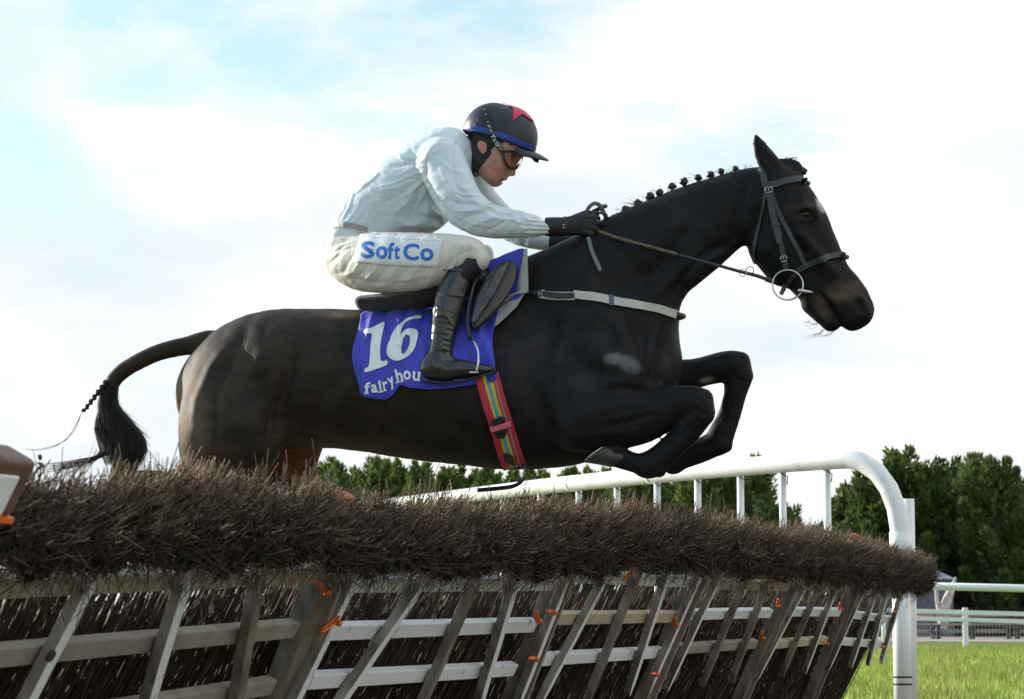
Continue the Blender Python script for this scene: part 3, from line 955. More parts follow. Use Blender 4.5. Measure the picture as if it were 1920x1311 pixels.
def brush(s0, s1, parent, seed):
    ln = s1 - s0; parts = []
    near = 1.0 if s1 < 2.2 else .62
    # stems packed between the slats
    n = int(560 * ln * (1.25 if near == 1 else 1)); s = s0 + ln * RS.rand(n); h0 = .0 + .15 * RS.rand(n); o = -.045 - .06 * RS.rand(n)
    D = LV_ + HD * (RS.randn(n) * .11)[:, None] + NV_ * (RS.randn(n) * .010 - .02)[:, None]
    g = (.5 + .9 * RS.rand(n))[:, None]
    c = np.array([.05, .036, .026]) * g
    parts.append(twig_arr(hq(s, h0, o), D, (.70 + .15 * RS.rand(n)), .0024 + .0028 * RS.rand(n), RS.randn(n) * .03, 3, c, c * 1.5))
    # fanned head of the brush
    n = int(5200 * ln * near); s = s0 + ln * RS.rand(n)
    H0 = h_low(s) - .03; Ht = h_top(s) + .014 * np.sin(s * 11 + 2 * np.sin(s * 3)) + .010 * np.sin(s * 29) + .008 * np.sin(s * 61)
    a = np.radians(-12 + 62 * RS.rand(n) ** 1.2)
    reach_o = .135
    top = Ht - H0
    L = 1 / np.sqrt((np.cos(a) / top) ** 2 + (np.sin(np.abs(a)) / reach_o) ** 2)
    L = L * (.72 + .34 * RS.rand(n) ** .6)
    cl = np.floor(s * 17 + 3 * np.sin(a * 9)).astype(int); rr_ = np.random.RandomState(seed + 77); tab = rr_.randn(4000, 3)
    tq = tab[(cl * 37 + np.floor(a * 14).astype(int) * 11) % 4000]
    a = a + .13 * tq[:, 0]; L = L * (1 + .09 * tq[:, 1])
    D = LV_ * np.cos(a)[:, None] + NV_ * np.sin(a)[:, None] + HD * (RS.randn(n) * .36 + .38 * tq[:, 2])[:, None]
    g = (.20 + 1.0 * RS.rand(n) + .6 * tq[:, 1])[:, None].clip(.08, 2.4)
    c = np.array([.048, .031, .019]) * g
    up_ = np.clip(1.25 - np.degrees(np.abs(a)) / 38, .22, 1)[:, None]  # tips coloured brighter towards the top, as a sunlit rim
    tip = np.array([.62, .44, .28]) * (.10 + 1.1 * RS.rand(n) ** 2)[:, None] * up_
    st = .35 * L
    P0 = hq(s, H0 + .02 * RS.rand(n), -.02 + .05 * RS.rand(n)) + D * st[:, None]
    parts.append(twig_arr(P0, D, L - st, .0009 + .0012 * RS.rand(n), RS.randn(n) * .14, 3, c, tip))
    # forked sprigs, thicker and paler, scattered unevenly
    n = int(170 * ln); s = s0 + ln * RS.rand(n); s = s + .10 * np.sin(s * 7); q = RS.rand(n)
    a = np.radians(-8 + 70 * (1 - q) * RS.rand(n)); D = LV_ * np.cos(a)[:, None] + NV_ * np.sin(a)[:, None] + HD * (RS.randn(n) * .55)[:, None]
    P0 = hq(s, h_low(s) + (h_top(s) - h_low(s)) * (.15 + .65 * q), .05 + .05 * (1 - q)); l_ = .05 + .06 * RS.rand(n)
    c = np.array([.13, .095, .065]) * (.4 + .9 * RS.rand(n))[:, None]; bd = RS.randn(n) * .2
    parts.append(twig_arr(P0, D, l_, .0018 + .0012 * RS.rand(n), bd, 3, c, c * 2.2))
    Dn = D / np.linalg.norm(D, axis=1)[:, None]
    for _k in range(2):
        parts.append(twig_arr(P0 + Dn * (l_ * (.35 + .3 * _k))[:, None], Dn + RS.randn(n, 3) * .45, l_ * .6, np.full(n, .0011), RS.randn(n) * .2, 2, c, c * 2.4))
    # a few long strays
    n = int(60 * ln); s = s0 + ln * RS.rand(n)
    D = LV_ * 1.0 + NV_ * (RS.rand(n) * .5 - .1)[:, None] + HD * (RS.randn(n) * .45)[:, None]
    c = np.tile([.12, .085, .06], (n, 1))
    parts.append(twig_arr(hq(s, h_top(s) - .05, .02 + .04 * RS.rand(n)), D, .05 + .07 * RS.rand(n) ** 2, np.full(n, .0008), RS.randn(n) * .3, 3, c, c * 2))
    # tangled twigs lying over the face
    n = int(3300 * ln * near); s = s0 + ln * RS.rand(n); q = RS.rand(n)
    h = h_low(s) - .015 + (h_top(s) - h_low(s)) * q * .95
    o = .085 + .04 * np.sin(np.pi * np.clip(q * .9 + .1, 0, 1)) + .025 * RS.rand(n) - .07 * q ** 2
    D = HD * RS.choice([-1, 1], n)[:, None] + LV_ * (RS.randn(n) * 1.0 + .15)[:, None] + NV_ * (RS.randn(n) * .22)[:, None]
    g = (.5 + 1.2 * RS.rand(n) ** 2)[:, None]; c = np.array([.055, .044, .036]) * g
    parts.append(twig_arr(hq(s, h, o), D, .03 + .11 * RS.rand(n) ** 2, .0009 + .0012 * RS.rand(n), RS.randn(n) * .35, 3, c, c * 1.8))
    # hanging strays below the head, across the top rail
    n = int(26 * ln * (1.6 if near == 1 else .6)); s = s0 + ln * RS.rand(n)
    D = HD * RS.randn(n)[:, None] - LV_ * (.25 + RS.rand(n))[:, None]
    c = np.tile([.05, .036, .028], (n, 1))
    parts.append(twig_arr(hq(s, h_low(s) - .01, .07 + .03 * RS.rand(n)), D, .04 + .09 * RS.rand(n), np.full(n, .0012), RS.randn(n) * .6, 3, c, c))
    # dead leaves
    n = int(3600 * ln * near); s = s0 + ln * RS.rand(n); q = RS.rand(n) ** 1.2
    h = h_low(s) - .02 + (h_top(s) - h_low(s)) * q * .96
    o = .05 + .085 * RS.rand(n) - .05 * q ** 2
    c0 = hq(s, h, o); A = RS.randn(n, 3); A /= np.linalg.norm(A, axis=1)[:, None]
    Bv = np.cross(A, RS.randn(n, 3)); Bv /= np.linalg.norm(Bv, axis=1)[:, None]; Nn = np.cross(A, Bv)
    z = (.006 + .014 * RS.rand(n) ** 1.5)[:, None]
    V = np.stack([c0 - A * z, c0 - Bv * z * .6 + Nn * z * .35, c0 + A * z, c0 + Bv * z * .6 + Nn * z * .35], 1).reshape(-1, 3)
    kind = RS.rand(n)
    base = np.where(kind[:, None] < .93, np.array([.04, .034, .025]), np.array([.26, .15, .06]))
    base = base * (.4 + 1.9 * RS.rand(n) ** 2)[:, None]
    parts.append((V, np.arange(4 * n).reshape(-1, 4), None, base.repeat(4, 0)))
    # pale cut ends near the top, coloured bright like twigs catching the sun
    n = int(900 * ln * near); s = s0 + ln * RS.rand(n); q = 1 - .55 * RS.rand(n) ** 1.5
    h = h_low(s) + (h_top(s) - h_low(s)) * q; o = .02 + .13 * (1 - q) + .05 * RS.rand(n)
    D = LV_ + HD * (RS.randn(n) * .6)[:, None] + NV_ * (RS.rand(n) * 1.2)[:, None]
    c = np.array([.50, .38, .28]) * (.3 + .9 * RS.rand(n))[:, None]
    parts.append(twig_arr(hq(s, h, o), D, .006 + .022 * RS.rand(n) ** 2, .0012 + .0016 * RS.rand(n), np.zeros(n), 1, c, c))
    # clusters of old dark leaves bunched on the face and under the edge
    nc = int(46 * ln * near); m_ = 26; s = s0 + ln * RS.rand(nc); q = RS.rand(nc) ** 1.6 * .8
    cc = hq(s, h_low(s) - .005 + (h_top(s) - h_low(s)) * q, .115 - .05 * q ** 2)
    c0 = (cc[:, None, :] + RS.randn(nc, m_, 3) * .014).reshape(-1, 3); n = len(c0)
    A = RS.randn(n, 3); A /= np.linalg.norm(A, axis=1)[:, None]
    Bv = np.cross(A, RS.randn(n, 3)); Bv /= np.linalg.norm(Bv, axis=1)[:, None]; Nn = np.cross(A, Bv); z = (.006 + .009 * RS.rand(n))[:, None]
    V = np.stack([c0 - A * z, c0 - Bv * z * .6 + Nn * z * .35, c0 + A * z, c0 + Bv * z * .6 + Nn * z * .35], 1).reshape(-1, 3)
    base = np.array([.05, .038, .025]) * (.3 + 1.3 * RS.rand(nc) ** 2)[:, None].repeat(m_, 0) * (.6 + .8 * RS.rand(n))[:, None]
    parts.append((V, np.arange(4 * n).reshape(-1, 4), None, base.repeat(4, 0)))
    # dense inside of the bundle, its dark colour imitating shade between twigs
    k = int(ln * 30) + 2; m = 12; IV = []
    for i in range(k):
        s_ = s0 + ln * i / (k - 1)
        hc = (h_low(s_) + h_top(s_)) / 2 - .025; rh = (h_top(s_) - h_low(s_)) / 2 - .012
        for j in range(m):
            aa = 2 * math.pi * j / m; rj = .86 + .12 * RS.rand()
            IV.append(hq(s_, hc + rh * rj * math.sin(aa), .035 + .075 * rj * math.cos(aa)))
    IV = np.array(IV); i_, j_ = np.meshgrid(np.arange(k - 1), np.arange(m), indexing='ij'); j2 = (j_ + 1) % m
    Q = np.stack([i_ * m + j_, i_ * m + j2, (i_ + 1) * m + j2, (i_ + 1) * m + j_], -1).reshape(-1, 4)
    parts.append((IV, Q, None, np.tile([.022, .016, .012], (len(IV), 1)) * (.6 + .8 * RS.rand(len(IV)))[:, None]))
    return obj_qt('brush', parts, twig_m, parent)

def slat(parent, b, t_, kind, w=.036, th=.027, o=.038, name='slat', h0=.52, tip=True):
    sb, hb = hinv(*b, o); st, ht = hinv(*t_, o)
    k = (st - sb) / (ht - hb)
    ht = max(ht, h_low(st) + .03)
    s0 = sb + k * (h0 - hb); st = sb + k * (ht - hb)
    a = hq(s0, h0, o); c = hq(st, ht, o)
    V = []; Fc = []
    ax = c - a; L = np.linalg.norm(ax); ax /= L
    sd = np.cross(ax, NV_); sd /= np.linalg.norm(sd); nn = np.cross(sd, ax)
    r = np.random.RandomState(int(abs(b[0]) * 7 + 3))
    ks = 7
    for i in range(ks + 1):
        q = i / ks; c_ = a + (c - a) * q + sd * r.randn() * .0012
        ww = w * (1 + r.randn() * .03); t2 = th
        if tip and i == 0: ww *= .25
        for sx, sy in ((-1, -1), (1, -1), (1, 1), (-1, 1)): V.append(c_ + sd * sx * ww / 2 + nn * sy * t2 / 2)
        if tip and i == 0:
            pass
    if tip:                          # pointed foot, as the slats of a hurdle are
        a2 = a + ax * .07
        for i in range(4): V[4 + i] = a2 + sd * (-1, 1, 1, -1)[i] * w / 2 + nn * (-1, -1, 1, 1)[i] * th / 2
    for i in range(ks):
        for j in range(4):
            j2 = (j + 1) % 4; Fc.append((i * 4 + j, i * 4 + j2, i * 4 + 4 + j2, i * 4 + 4 + j))
    Fc.append((3, 2, 1, 0)); Fc.append(tuple(ks * 4 + j for j in range(4)))
    ob = obj(name, V, Fc, [WM[kind], w_side], parent, False)
    fj = 2 if nn @ NV_ > 0 else 0
    for k_, pl in enumerate(ob.data.polygons):
        if k_ >= ks * 4 or k_ % 4 != fj: pl.material_index = 1
    bevel(ob, .002, 2)
    return ob, (a, c, sd, nn)
def hrail(parent, a, b, kind, th=.030, hh=.042, o=.004):
    sa, ha = hinv(*a, o); sb, hb = hinv(*b, o)
    A = hq(sa, ha, o); Bq = hq(sb, hb, o); ax = (Bq - A) / 2
    up = np.cross(NV_, ax); up /= np.linalg.norm(up); up *= np.sign(up @ LV_)
    V, Fc = box_arr((A + Bq) / 2, ax, NV_ * th / 2, up * hh / 2)
    ob = obj('rail', V, Fc, WM[kind], parent, False); bevel(ob, .003, 2); return ob
def tie(parent, x, y, m=None, tilt=0, o=.06, ln=.030):
    s, h = hinv(x, y, o)
    c = hq(s, h, o); pts = []
    for i in range(15):
        a = 2 * math.pi * i / 14
        pts.append(c + HD * math.cos(a) * ln * 1.1 + NV_ * (math.sin(a) * .004 + .002) + LV_ * (math.cos(a) * tilt))
    V1 = tube_arr(np.array(pts), .0045, 6)
    V2 = box_arr(c + NV_ * .014 + HD * .02 + LV_ * tilt * .5, HD * .008, NV_ * .005, LV_ * .007)
    V3 = tube_arr(np.array([c + NV_ * .014 + HD * .025, c + NV_ * .02 + HD * .045 - LV_ * .006]), .002, 5)
    V, Fc = join_arr([V1, V2]); obj('cable_tie', V, Fc, m or orange, parent, True)

def hurdle(s0, s1, lab, rails, slats, post=None, ties=(), tips=(), seed=0):
    b = hq(s0, 0.0)
    t = empty('hurdle', b, lab, 'hurdle', 'hurdles standing end to end')
    for a, c, k in rails: hrail(t, a, c, k)
    for bb, tt, k in slats: slat(t, bb, tt, k)
    if post:
        bb, tt, w = post
        ob, (a, c, sd, nn) = slat(t, bb, tt, 'B', w, .05, .0, 'post', 0.0, False)
        # a pale strip along the right edge of the post
        a2, c2 = a + sd * (w / 2 + .011) * (1 if sd @ HD > 0 else -1), c + sd * (w / 2 + .011) * (1 if sd @ HD > 0 else -1)
        V, Fc = box_arr((a2 + c2) / 2 + nn * .02, (c2 - a2) / 2, sd * .010, nn * .02); obj('edge_strip', V, Fc, w_grey, t, False)
    for x, y in tips:                # painted head of the post standing out of the brush
        s, h = hinv(x, y, .03); q = hq(s, h - .03, .03)
        V, Fc = box_arr(q, HD * .030, NV_ * .018, LV_ * .050); bevel(obj('post_head', V, Fc, tpaint, t, False), .006)
    for q in ties: tie(t, *q[:2], tilt=q[2] if len(q) > 2 else 0)
    brush(s0, s1, t, seed)
    return t
S = [hinv(600, 1100)[0] - 1.78, 0.03, 1.93, 3.80, 5.55, 7.35, 9.35]
S[0] = -2.1
h1 = hurdle(S[0], S[1], 'nearest hurdle at the left edge, pale top rail and a white bolted slat',
       [((-160, 1104), (592, 1074.5), 'P'), ((-160, 1242), (548, 1177), 'G'), ((-160, 1392), (505, 1284), 'G')],
       [((72, 1268), (195, 1030), 'W'), ((290, 1268), (345, 1085), 'W'), ((450, 1268), (485, 1060), 'B'), ((-130, 1268), (-20, 1035), 'B')],
       ((532, 1268), (612, 1050), .085), [(602, 1101, -.015), (618, 1170, .02)], [(642, 938)])
h2 = hurdle(S[1], S[2], 'second hurdle from the left, under the horse\'s belly, two white slats and one brown',
       [((640, 1093), (1032, 1093), 'W'), ((612, 1183), (998, 1171), 'W'), ((575, 1275), (960, 1253), 'W')],
       [((572, 1268), (702, 1000), 'W'), ((668, 1268), (800, 1075), 'W'), ((812, 1268), (895, 1080), 'B'), ((915, 1255), (967, 1080), 'W')],
       ((975, 1268), (1045, 1080), .07), [(706, 990, 0), (1005, 1155, -.02), (1030, 1145, 0), (997, 1233, 0)], [(1074, 966)])
h3 = hurdle(S[2], S[3], 'third hurdle from the left, below the tucked forelegs, with a bright white top rail',
       [((1062, 1078), (1290, 1090), 'W'), ((1025, 1158), (1265, 1155), 'P'), ((998, 1236), (1236, 1222), 'W')],
       [((988, 1268), (1062, 1080), 'W'), ((1035, 1268), (1155, 1040), 'W'), ((1118, 1268), (1207, 1045), 'B'), ((1187, 1268), (1258, 1050), 'W')],
       ((1222, 1268), (1312, 1060), .07), [(1176, 1078, .02), (1265, 1165, -.02), (1225, 1262, 0)], [])
h4 = hurdle(S[3], S[4], 'fourth hurdle from the left, brown bottom rail and mostly brown slats',
       [((1303, 1092), (1486, 1099), 'P'), ((1275, 1152), (1442, 1148), 'W'), ((1252, 1217), (1414, 1206), 'G')],
       [((1262, 1262), (1345, 1085), 'W'), ((1278, 1150), (1325, 1045), 'W'), ((1325, 1262), (1397, 1085), 'B'), ((1375, 1265), (1440, 1085), 'B')],
       ((1405, 1262), (1482, 1085), .06), [(1427, 1190, -.02), (1458, 1129, -.02)], [])
h5 = hurdle(S[4], S[5], 'fifth hurdle from the left, two white slats with a brown slat between them',
       [((1478, 1098), (1592, 1101), 'P'), ((1460, 1146), (1572, 1147), 'W'), ((1438, 1208), (1546, 1199), 'P')],
       [((1435, 1238), (1515, 1085), 'W'), ((1476, 1240), (1541, 1085), 'B'), ((1514, 1243), (1572, 1085), 'W')],
       ((1537, 1255), (1605, 1080), .06), [(1574, 1136, -.02), (1547, 1205, 0)], [(1602, 1008)])
h6 = hurdle(S[5], S[6], 'farthest hurdle, ending at the white wing post, all slats white',
       [((1598, 1102), (1680, 1115), 'W'), ((1580, 1149), (1668, 1161), 'W'), ((1560, 1200), (1656, 1208), 'W')],
       [((1560, 1235), (1623, 1095), 'W'), ((1600, 1232), (1646, 1095), 'W'), ((1630, 1235), (1664, 1100), 'W'), ((1652, 1240), (1690, 1110), 'W')],
       None, [(1676, 1146, 0), (1656, 1212, 0)], [])
# steel bolts in the first slat, near end post with its cap
for x, y in ((157, 1102), (93, 1228)):
    s, h = hinv(x, y, .056); q = hq(s, h, .0562)
    V, Fc = tube_arr(np.array([q, q + NV_ * .006]), .0125, 14); obj('bolt', V, Fc, rust, h1, False)
s, h = hinv(4, 908, .16)
brown_pad = mat('brown_padding', (.13, .07, .05), .55, noise=.25, nscale=25, bump=.001)
q = hq(s, h, .14); V, Fc = box_arr(q, HD * .055, NV_ * .035, LV_ * .052); bevel(obj('padded_head', V, Fc, brown_pad, h1, False), .012, 3)
V, Fc = box_arr(hq(s - .020, h - .012, .1765), HD * .030, NV_ * .003, LV_ * .036); bevel(obj('face_plate', V, Fc, w_white, h1, False), .003)
V, Fc = box_arr(hq(s, h - .056, .14), HD * .058, NV_ * .038, LV_ * .005); obj('cable_tie', V, Fc, orange, h1, False)
V, Fc = box_arr(hq(s - .03, h - .16, .135), HD * .03, NV_ * .022, LV_ * .10); bevel(obj('post', V, Fc, w_white, h1, False), .003)
# mud clod and leaf kicked up over the brush
soil = mat('mud', (.035, .025, .02), .8, bump=.004, bscale=60)
for (x, y, r_, lab) in ((75, 857, .005, 'small dark clod of mud in the air above the brush at the left'),):
    c = P(x, y, 5.0); V, Fc = ball_arr(c, r_ * .8, r_, r_ * 1.2, 10, 8); V = V + RS.randn(*V.shape) * r_ * .12
    tag(obj('mud_clod', V, Fc, soil), lab, 'mud')
def stray_branch():
    parts = []
    for pts, r in (([(60, 905), (66, 885), (78, 872), (72, 868)], .003), ([(78, 872), (84, 875)], .003), ([(100, 905), (108, 888), (116, 878), (118, 868)], .0022),
                   ([(108, 888), (102, 880), (101, 869)], .0016), ([(112, 882), (124, 872)], .0016)):
        parts.append(tube_arr(resample([P(x, y, 4.6) for x, y in pts], 10), r, 6))
    V, Fc = join_arr(parts); o = obj('stray_twig', V, Fc, soil, h1)
stray_branch()
# ================================================================== the horse
H_ORG = wl(900, 700, 0); H_ORG[2] = 0
horse = empty('horse', H_ORG, 'dark bay racehorse with plaited mane, stretched out in a jump over the brush hurdles', 'horse')
coat = mat('horse_coat', (.02, .016, .014), .58, attr=True, spec=.24, noise=.5, nscale=14, bump=.0018, bscale=260, bdetail=4, stretch=(.5, 1, 1))  # colour noise drawn out into streaks, imitating hair sheen
hoof_m = mat('hoof_horn', (.05, .045, .042), .38, noise=.3, nscale=30, bump=.001, bscale=80)
steel = mat('polished_steel', (.62, .62, .63), .22, 1.0)
black_leather = mat('black_leather', (.018, .018, .020), .38, noise=.2, nscale=40, bump=.0006, bscale=220)
strap_leather = mat('grey_black_strap', (.035, .04, .048), .42, noise=.2, nscale=60, bump=.0005, bscale=300)

def px(a): return a * PX
fd = Field((loc(150, 600)[0], loc(900, 1090)[1] - .03, -.40), (loc(1660, 600)[0], loc(1400, 235)[1], .40), .0085)
K = .03
# trunk
fd.chain(sta([(436, 738, 104, 84, 0), (500, 716, 128, 112, 0), (590, 709, 127, 120, 0), (680, 713, 129, 124, 0), (780, 721, 137, 132, 0),
              (880, 724, 146, 134, 0), (965, 724, 154, 128, 0), (1050, 716, 156, 116, 0), (1110, 700, 148, 104, 0), (1160, 680, 118, 92, 0),
              (1190, 668, 82, 80, 0)], 4), k=0)
fd.chain(sta([(960, 640, 110, 80, 0), (1010, 610, 125, 70, 0), (1060, 600, 135, 72, 0)], 4), k=.05)
# neck
fd.chain(sta([(1085, 590, 132, 84, 0), (1125, 556, 124, 72, 0), (1170, 520, 116, 62, 0), (1215, 482, 100, 52, 0), (1260, 455, 92, 47, 0), (1302, 430, 84, 43, 0),
              (1350, 403, 73, 40, 0), (1395, 385, 68, 39, 0), (1435, 365, 53, 36, 0)], 4), k=.05)
fd.chain(sta([(1080, 640, 120, 80, 0), (1160, 600, 105, 76, 0), (1196, 610, 74, 66, 0)], 4), k=.04)
# head
fd.chain(sta([(1461, 358, 52, 38, 0), (1482, 425, 72, 42, 0), (1508, 473, 66, 36, 0), (1543, 526, 56, 29, 0), (1580, 558, 47, 24, 0), (1603, 581, 37, 25, 0)], 5), k=.02)
fd.chain(sta([(1448, 462, 46, 42, 0), (1470, 500, 38, 34, 0)], 3), k=.02)                       # round jaw
fd.chain(sta([(1525, 568, 24, 17, 0), (1545, 590, 20, 18, 0), (1558, 603, 19, 18, 0)], 3), k=.012)   # lower lip and chin
fd.chain(sta([(1603, 590, 30, 24, 0), (1598, 600, 21, 22, 0)], 2), k=.01)                       # upper lip
for sg in (1, -1):
    fd.chain(sta([(1496, 392, 15, 12, 36 * sg), (1524, 396, 12, 9, 35 * sg)]), k=.03)           # brow
    fd.chain(sta([(1500, 440, 9, 7, 37 * sg), (1535, 482, 8, 6, 33 * sg), (1562, 512, 7, 5, 25 * sg)]), k=.03)   # cheek bone
    fd.chain(sta([(1607, 566, 15, 9, 20 * sg), (1618, 584, 13, 8, 17 * sg)]), k=.02)            # nostril wing
    fd.chain(sta([(1607, 564, 9, 10, 29 * sg), (1614, 578, 7, 9, 27 * sg)]), k=.008, sub=True)
    fd.chain(sta([(1506, 401, 7, 9, 45 * sg), (1517, 402, 7, 9, 43 * sg)]), k=.008, sub=True)                                # eye socket
    # ears: a cupped leaf
    dx = 0 if sg > 0 else 3
    fd.chain(sta([(1455 + dx, 325, 20, 13, 20 * sg), (1440 + dx, 304, 19, 10, 24 * sg), (1428 + dx, 284, 15, 8, 27 * sg), (1419 + dx, 264, 8, 5, 29 * sg), (1415 + dx, 252, 3, 3, 29 * sg)], 3), k=.012)
    fd.chain(sta([(1450 + dx, 312, 8, 8, 36 * sg), (1434 + dx, 290, 7, 6, 37 * sg), (1424 + dx, 270, 3, 3, 36 * sg)], 3), k=.006, sub=True)
fd.chain(sta([(1462, 308, 12, 10, 0), (1490, 312, 13, 11, 0), (1500, 326, 8, 10, 0)], 3), k=.01)     # forelock
# crest of the mane
fd.chain(sta([(1060, 470, 12, 10, 0), (1140, 428, 12, 10, 0), (1220, 390, 12, 9, 0), (1330, 350, 11, 9, 0), (1420, 328, 10, 9, 0)], 4), k=.02)
# shoulders and forelegs
for sg in (1, -1):
    fd.chain(sta([(1060, 560, 50, 26, 62 * sg), (1110, 640, 70, 34, 76 * sg), (1160, 700, 66, 36, 72 * sg), (1195, 690, 50, 34, 62 * sg)], 4), k=.04)
    fd.chain(sta([(1190, 690, 52, 36, 62 * sg), (1130, 750, 66, 38, 76 * sg), (1090, 775, 66, 34, 80 * sg)], 4), k=.035)
W1 = 74
fd.chain(sta([(1090, 782, 64, 38, W1), (1140, 784, 61, 37, W1), (1200, 779, 53, 32, W1), (1250, 762, 40, 27, W1), (1285, 755, 32, 25, W1), (1306, 757, 32, 25, W1), (1312, 772, 29, 24, W1)], 4), k=.02)
fd.chain(sta([(1308, 778, 29, 23, W1), (1290, 808, 25, 20, W1), (1262, 836, 24, 19, W1), (1236, 860, 26, 20, W1), (1215, 872, 26, 21, W1)], 4), k=.006)
fd.chain(sta([(1216, 872, 24, 21, W1), (1192, 868, 19, 17, W1), (1168, 860, 20, 18, W1), (1152, 853, 22, 21, W1)], 4), k=.006)
W2 = -78
fd.chain(sta([(1180, 735, 60, 36, W2), (1240, 716, 42, 30, W2), (1300, 701, 29, 25, W2), (1345, 690, 29, 24, W2), (1375, 688, 31, 25, W2), (1384, 704, 27, 23, W2)], 4), k=.02)
fd.chain(sta([(1384, 708, 27, 22, W2), (1377, 745, 21, 18, W2), (1365, 785, 22, 18, W2), (1352, 815, 25, 20, W2), (1347, 830, 24, 20, W2)], 4), k=.006)
fd.chain(sta([(1348, 828, 24, 20, W2), (1312, 845, 23, 18, W2), (1284, 856, 22, 18, W2), (1262, 866, 24, 21, W2)], 4), k=.006)
for w_, pts in ((W1, [(1322, 745, 15), (1327, 776, 12), (1238, 884, 11), (1200, 882, 9)]), (W2, [(1392, 674, 14), (1399, 704, 11), (1364, 838, 9), (1282, 868, 9)])):
    for x, y, r in pts: fd.chain(sta([(x, y, r, r * 1.2, w_)]), k=.014)
# hindquarters: near thigh, gaskin trailing behind the brush
W3 = 72
fd.chain(sta([(470, 730, 112, 54, W3 - 20), (440, 790, 103, 58, W3), (421, 860, 84, 50, W3), (392, 915, 60, 38, W3), (345, 930, 42, 30, W3), (290, 915, 32, 24, W3), (262, 912, 30, 22, W3)], 4), k=.04)
fd.chain(sta([(262, 912, 28, 20, W3), (235, 960, 21, 17, W3), (205, 1010, 21, 17, W3), (190, 1035, 25, 20, W3)], 3), k=.006)
fd.chain(sta([(190, 1035, 23, 19, W3), (165, 1050, 19, 17, W3), (148, 1066, 22, 20, W3)], 3), k=.006)
W4 = -66
fd.chain(sta([(500, 740, 112, 54, W4 + 20), (520, 800, 90, 54, W4), (532, 850, 64, 44, W4), (515, 905, 48, 36, W4), (470, 940, 38, 28, W4), (415, 950, 32, 24, W4)], 4), k=.04)
fd.chain(sta([(415, 950, 28, 20, W4), (385, 1000, 21, 17, W4), (358, 1040, 21, 17, W4), (350, 1060, 25, 20, W4)], 3), k=.006)
# tail: dock, then the fall of hair
fd.chain(sta([(430, 645, 22, 20, 0), (390, 641, 21, 15, 0), (350, 648, 17, 13, 0), (300, 660, 16, 12, 0), (255, 680, 15, 11, 0), (222, 703, 15, 11, 0), (206, 728, 14, 12, 0),
              (203, 758, 15, 13, 0), (218, 790, 23, 16, 0), (235, 820, 28, 17, 0), (242, 846, 25, 16, 0), (236, 872, 21, 14, 0), (222, 905, 14, 11, 0)], 4), k=.012)
V, Q = fd.mesh(2); del fd
Nn = vnormals(V, Q)
FO = []
FO += [([(1048, 560), (1025, 640), (1004, 720), (1018, 790), (1055, 848)], 16, -.014), ([(1075, 560), (1058, 640), (1040, 720), (1050, 790), (1080, 840)], 14, .008)]
FO += [([(1130, 590), (1150, 640), (1130, 700), (1100, 740)], 13, -.010), ([(1180, 600), (1205, 650), (1200, 700)], 10, -.008), ([(1060, 650), (1100, 690), (1140, 705)], 14, -.007)]
FO += [([(1252, 600), (1234, 650), (1222, 700), (1215, 722)], 7, -.012), ([(1225, 610), (1212, 660)], 8, .006)]
FO += [([(1110, 735), (1160, 728), (1215, 735), (1265, 745)], 8, -.008), ([(1120, 800), (1180, 790), (1240, 770)], 7, -.006), ([(1110, 768), (1170, 760), (1230, 752)], 8, .005)]
FO += [([(1398, 330), (1385, 380), (1378, 430), (1388, 470)], 12, -.014), ([(1330, 380), (1290, 430), (1250, 480), (1230, 540)], 13, -.007), ([(1375, 455), (1330, 470), (1280, 520), (1262, 560)], 9, -.012), ([(1358, 470), (1315, 495), (1278, 540)], 7, .007)]
FO += [([(1150, 450), (1190, 500), (1230, 530)], 14, -.005), ([(1100, 500), (1110, 560), (1140, 600)], 16, .006)]
FO += [([(556, 640), (540, 700), (524, 760), (522, 822)], 13, -.020), ([(590, 660), (572, 720), (556, 780)], 15, .010), ([(500, 640), (480, 700), (478, 780), (490, 850)], 16, .009)]
FO += [([(455, 640), (425, 690), (405, 750), (400, 820), (410, 880)], 10, -.010), ([(430, 640), (395, 690), (370, 750), (362, 820)], 10, .007), ([(470, 605), (450, 640), (430, 660)], 16, -.003)]
FO += [([(600, 590), (640, 620), (665, 660)], 14, -.006), ([(560, 600), (540, 620), (500, 640)], 22, .002), ([(640, 790), (700, 800), (760, 820)], 14, -.006), ([(600, 760), (640, 700), (650, 650)], 16, -.006)]
for i in range(7):
    x0 = 700 + i * 42; FO.append(([(x0 + 6, 640), (x0 - 6, 720), (x0 + 12, 800)], 9, .0028))
FO += [([(1462, 420), (1450, 470), (1465, 505)], 7, .004), ([(1485, 400), (1495, 430), (1530, 470), (1560, 505)], 6, .005), ([(1478, 415), (1490, 445), (1520, 488)], 6, -.006)]
FO += [([(1532, 545), (1548, 562), (1564, 584), (1581, 612)], 2.6, -.010), ([(1540, 540), (1560, 562), (1578, 590)], 4, .003), ([(1552, 545), (1575, 552), (1598, 552)], 6, -.004)]
FO += [([(1495, 392), (1512, 387), (1530, 397)], 3.0, .006), ([(1497, 408), (1512, 415), (1528, 408)], 2.6, .004), ([(1480, 385), (1492, 375), (1504, 372)], 7, -.006)]
FO += [([(1270, 700), (1320, 690), (1360, 680)], 6, .003), ([(1302, 790), (1270, 822), (1238, 850)], 4, -.005), ([(1375, 730), (1364, 770), (1352, 805)], 4, -.004)]
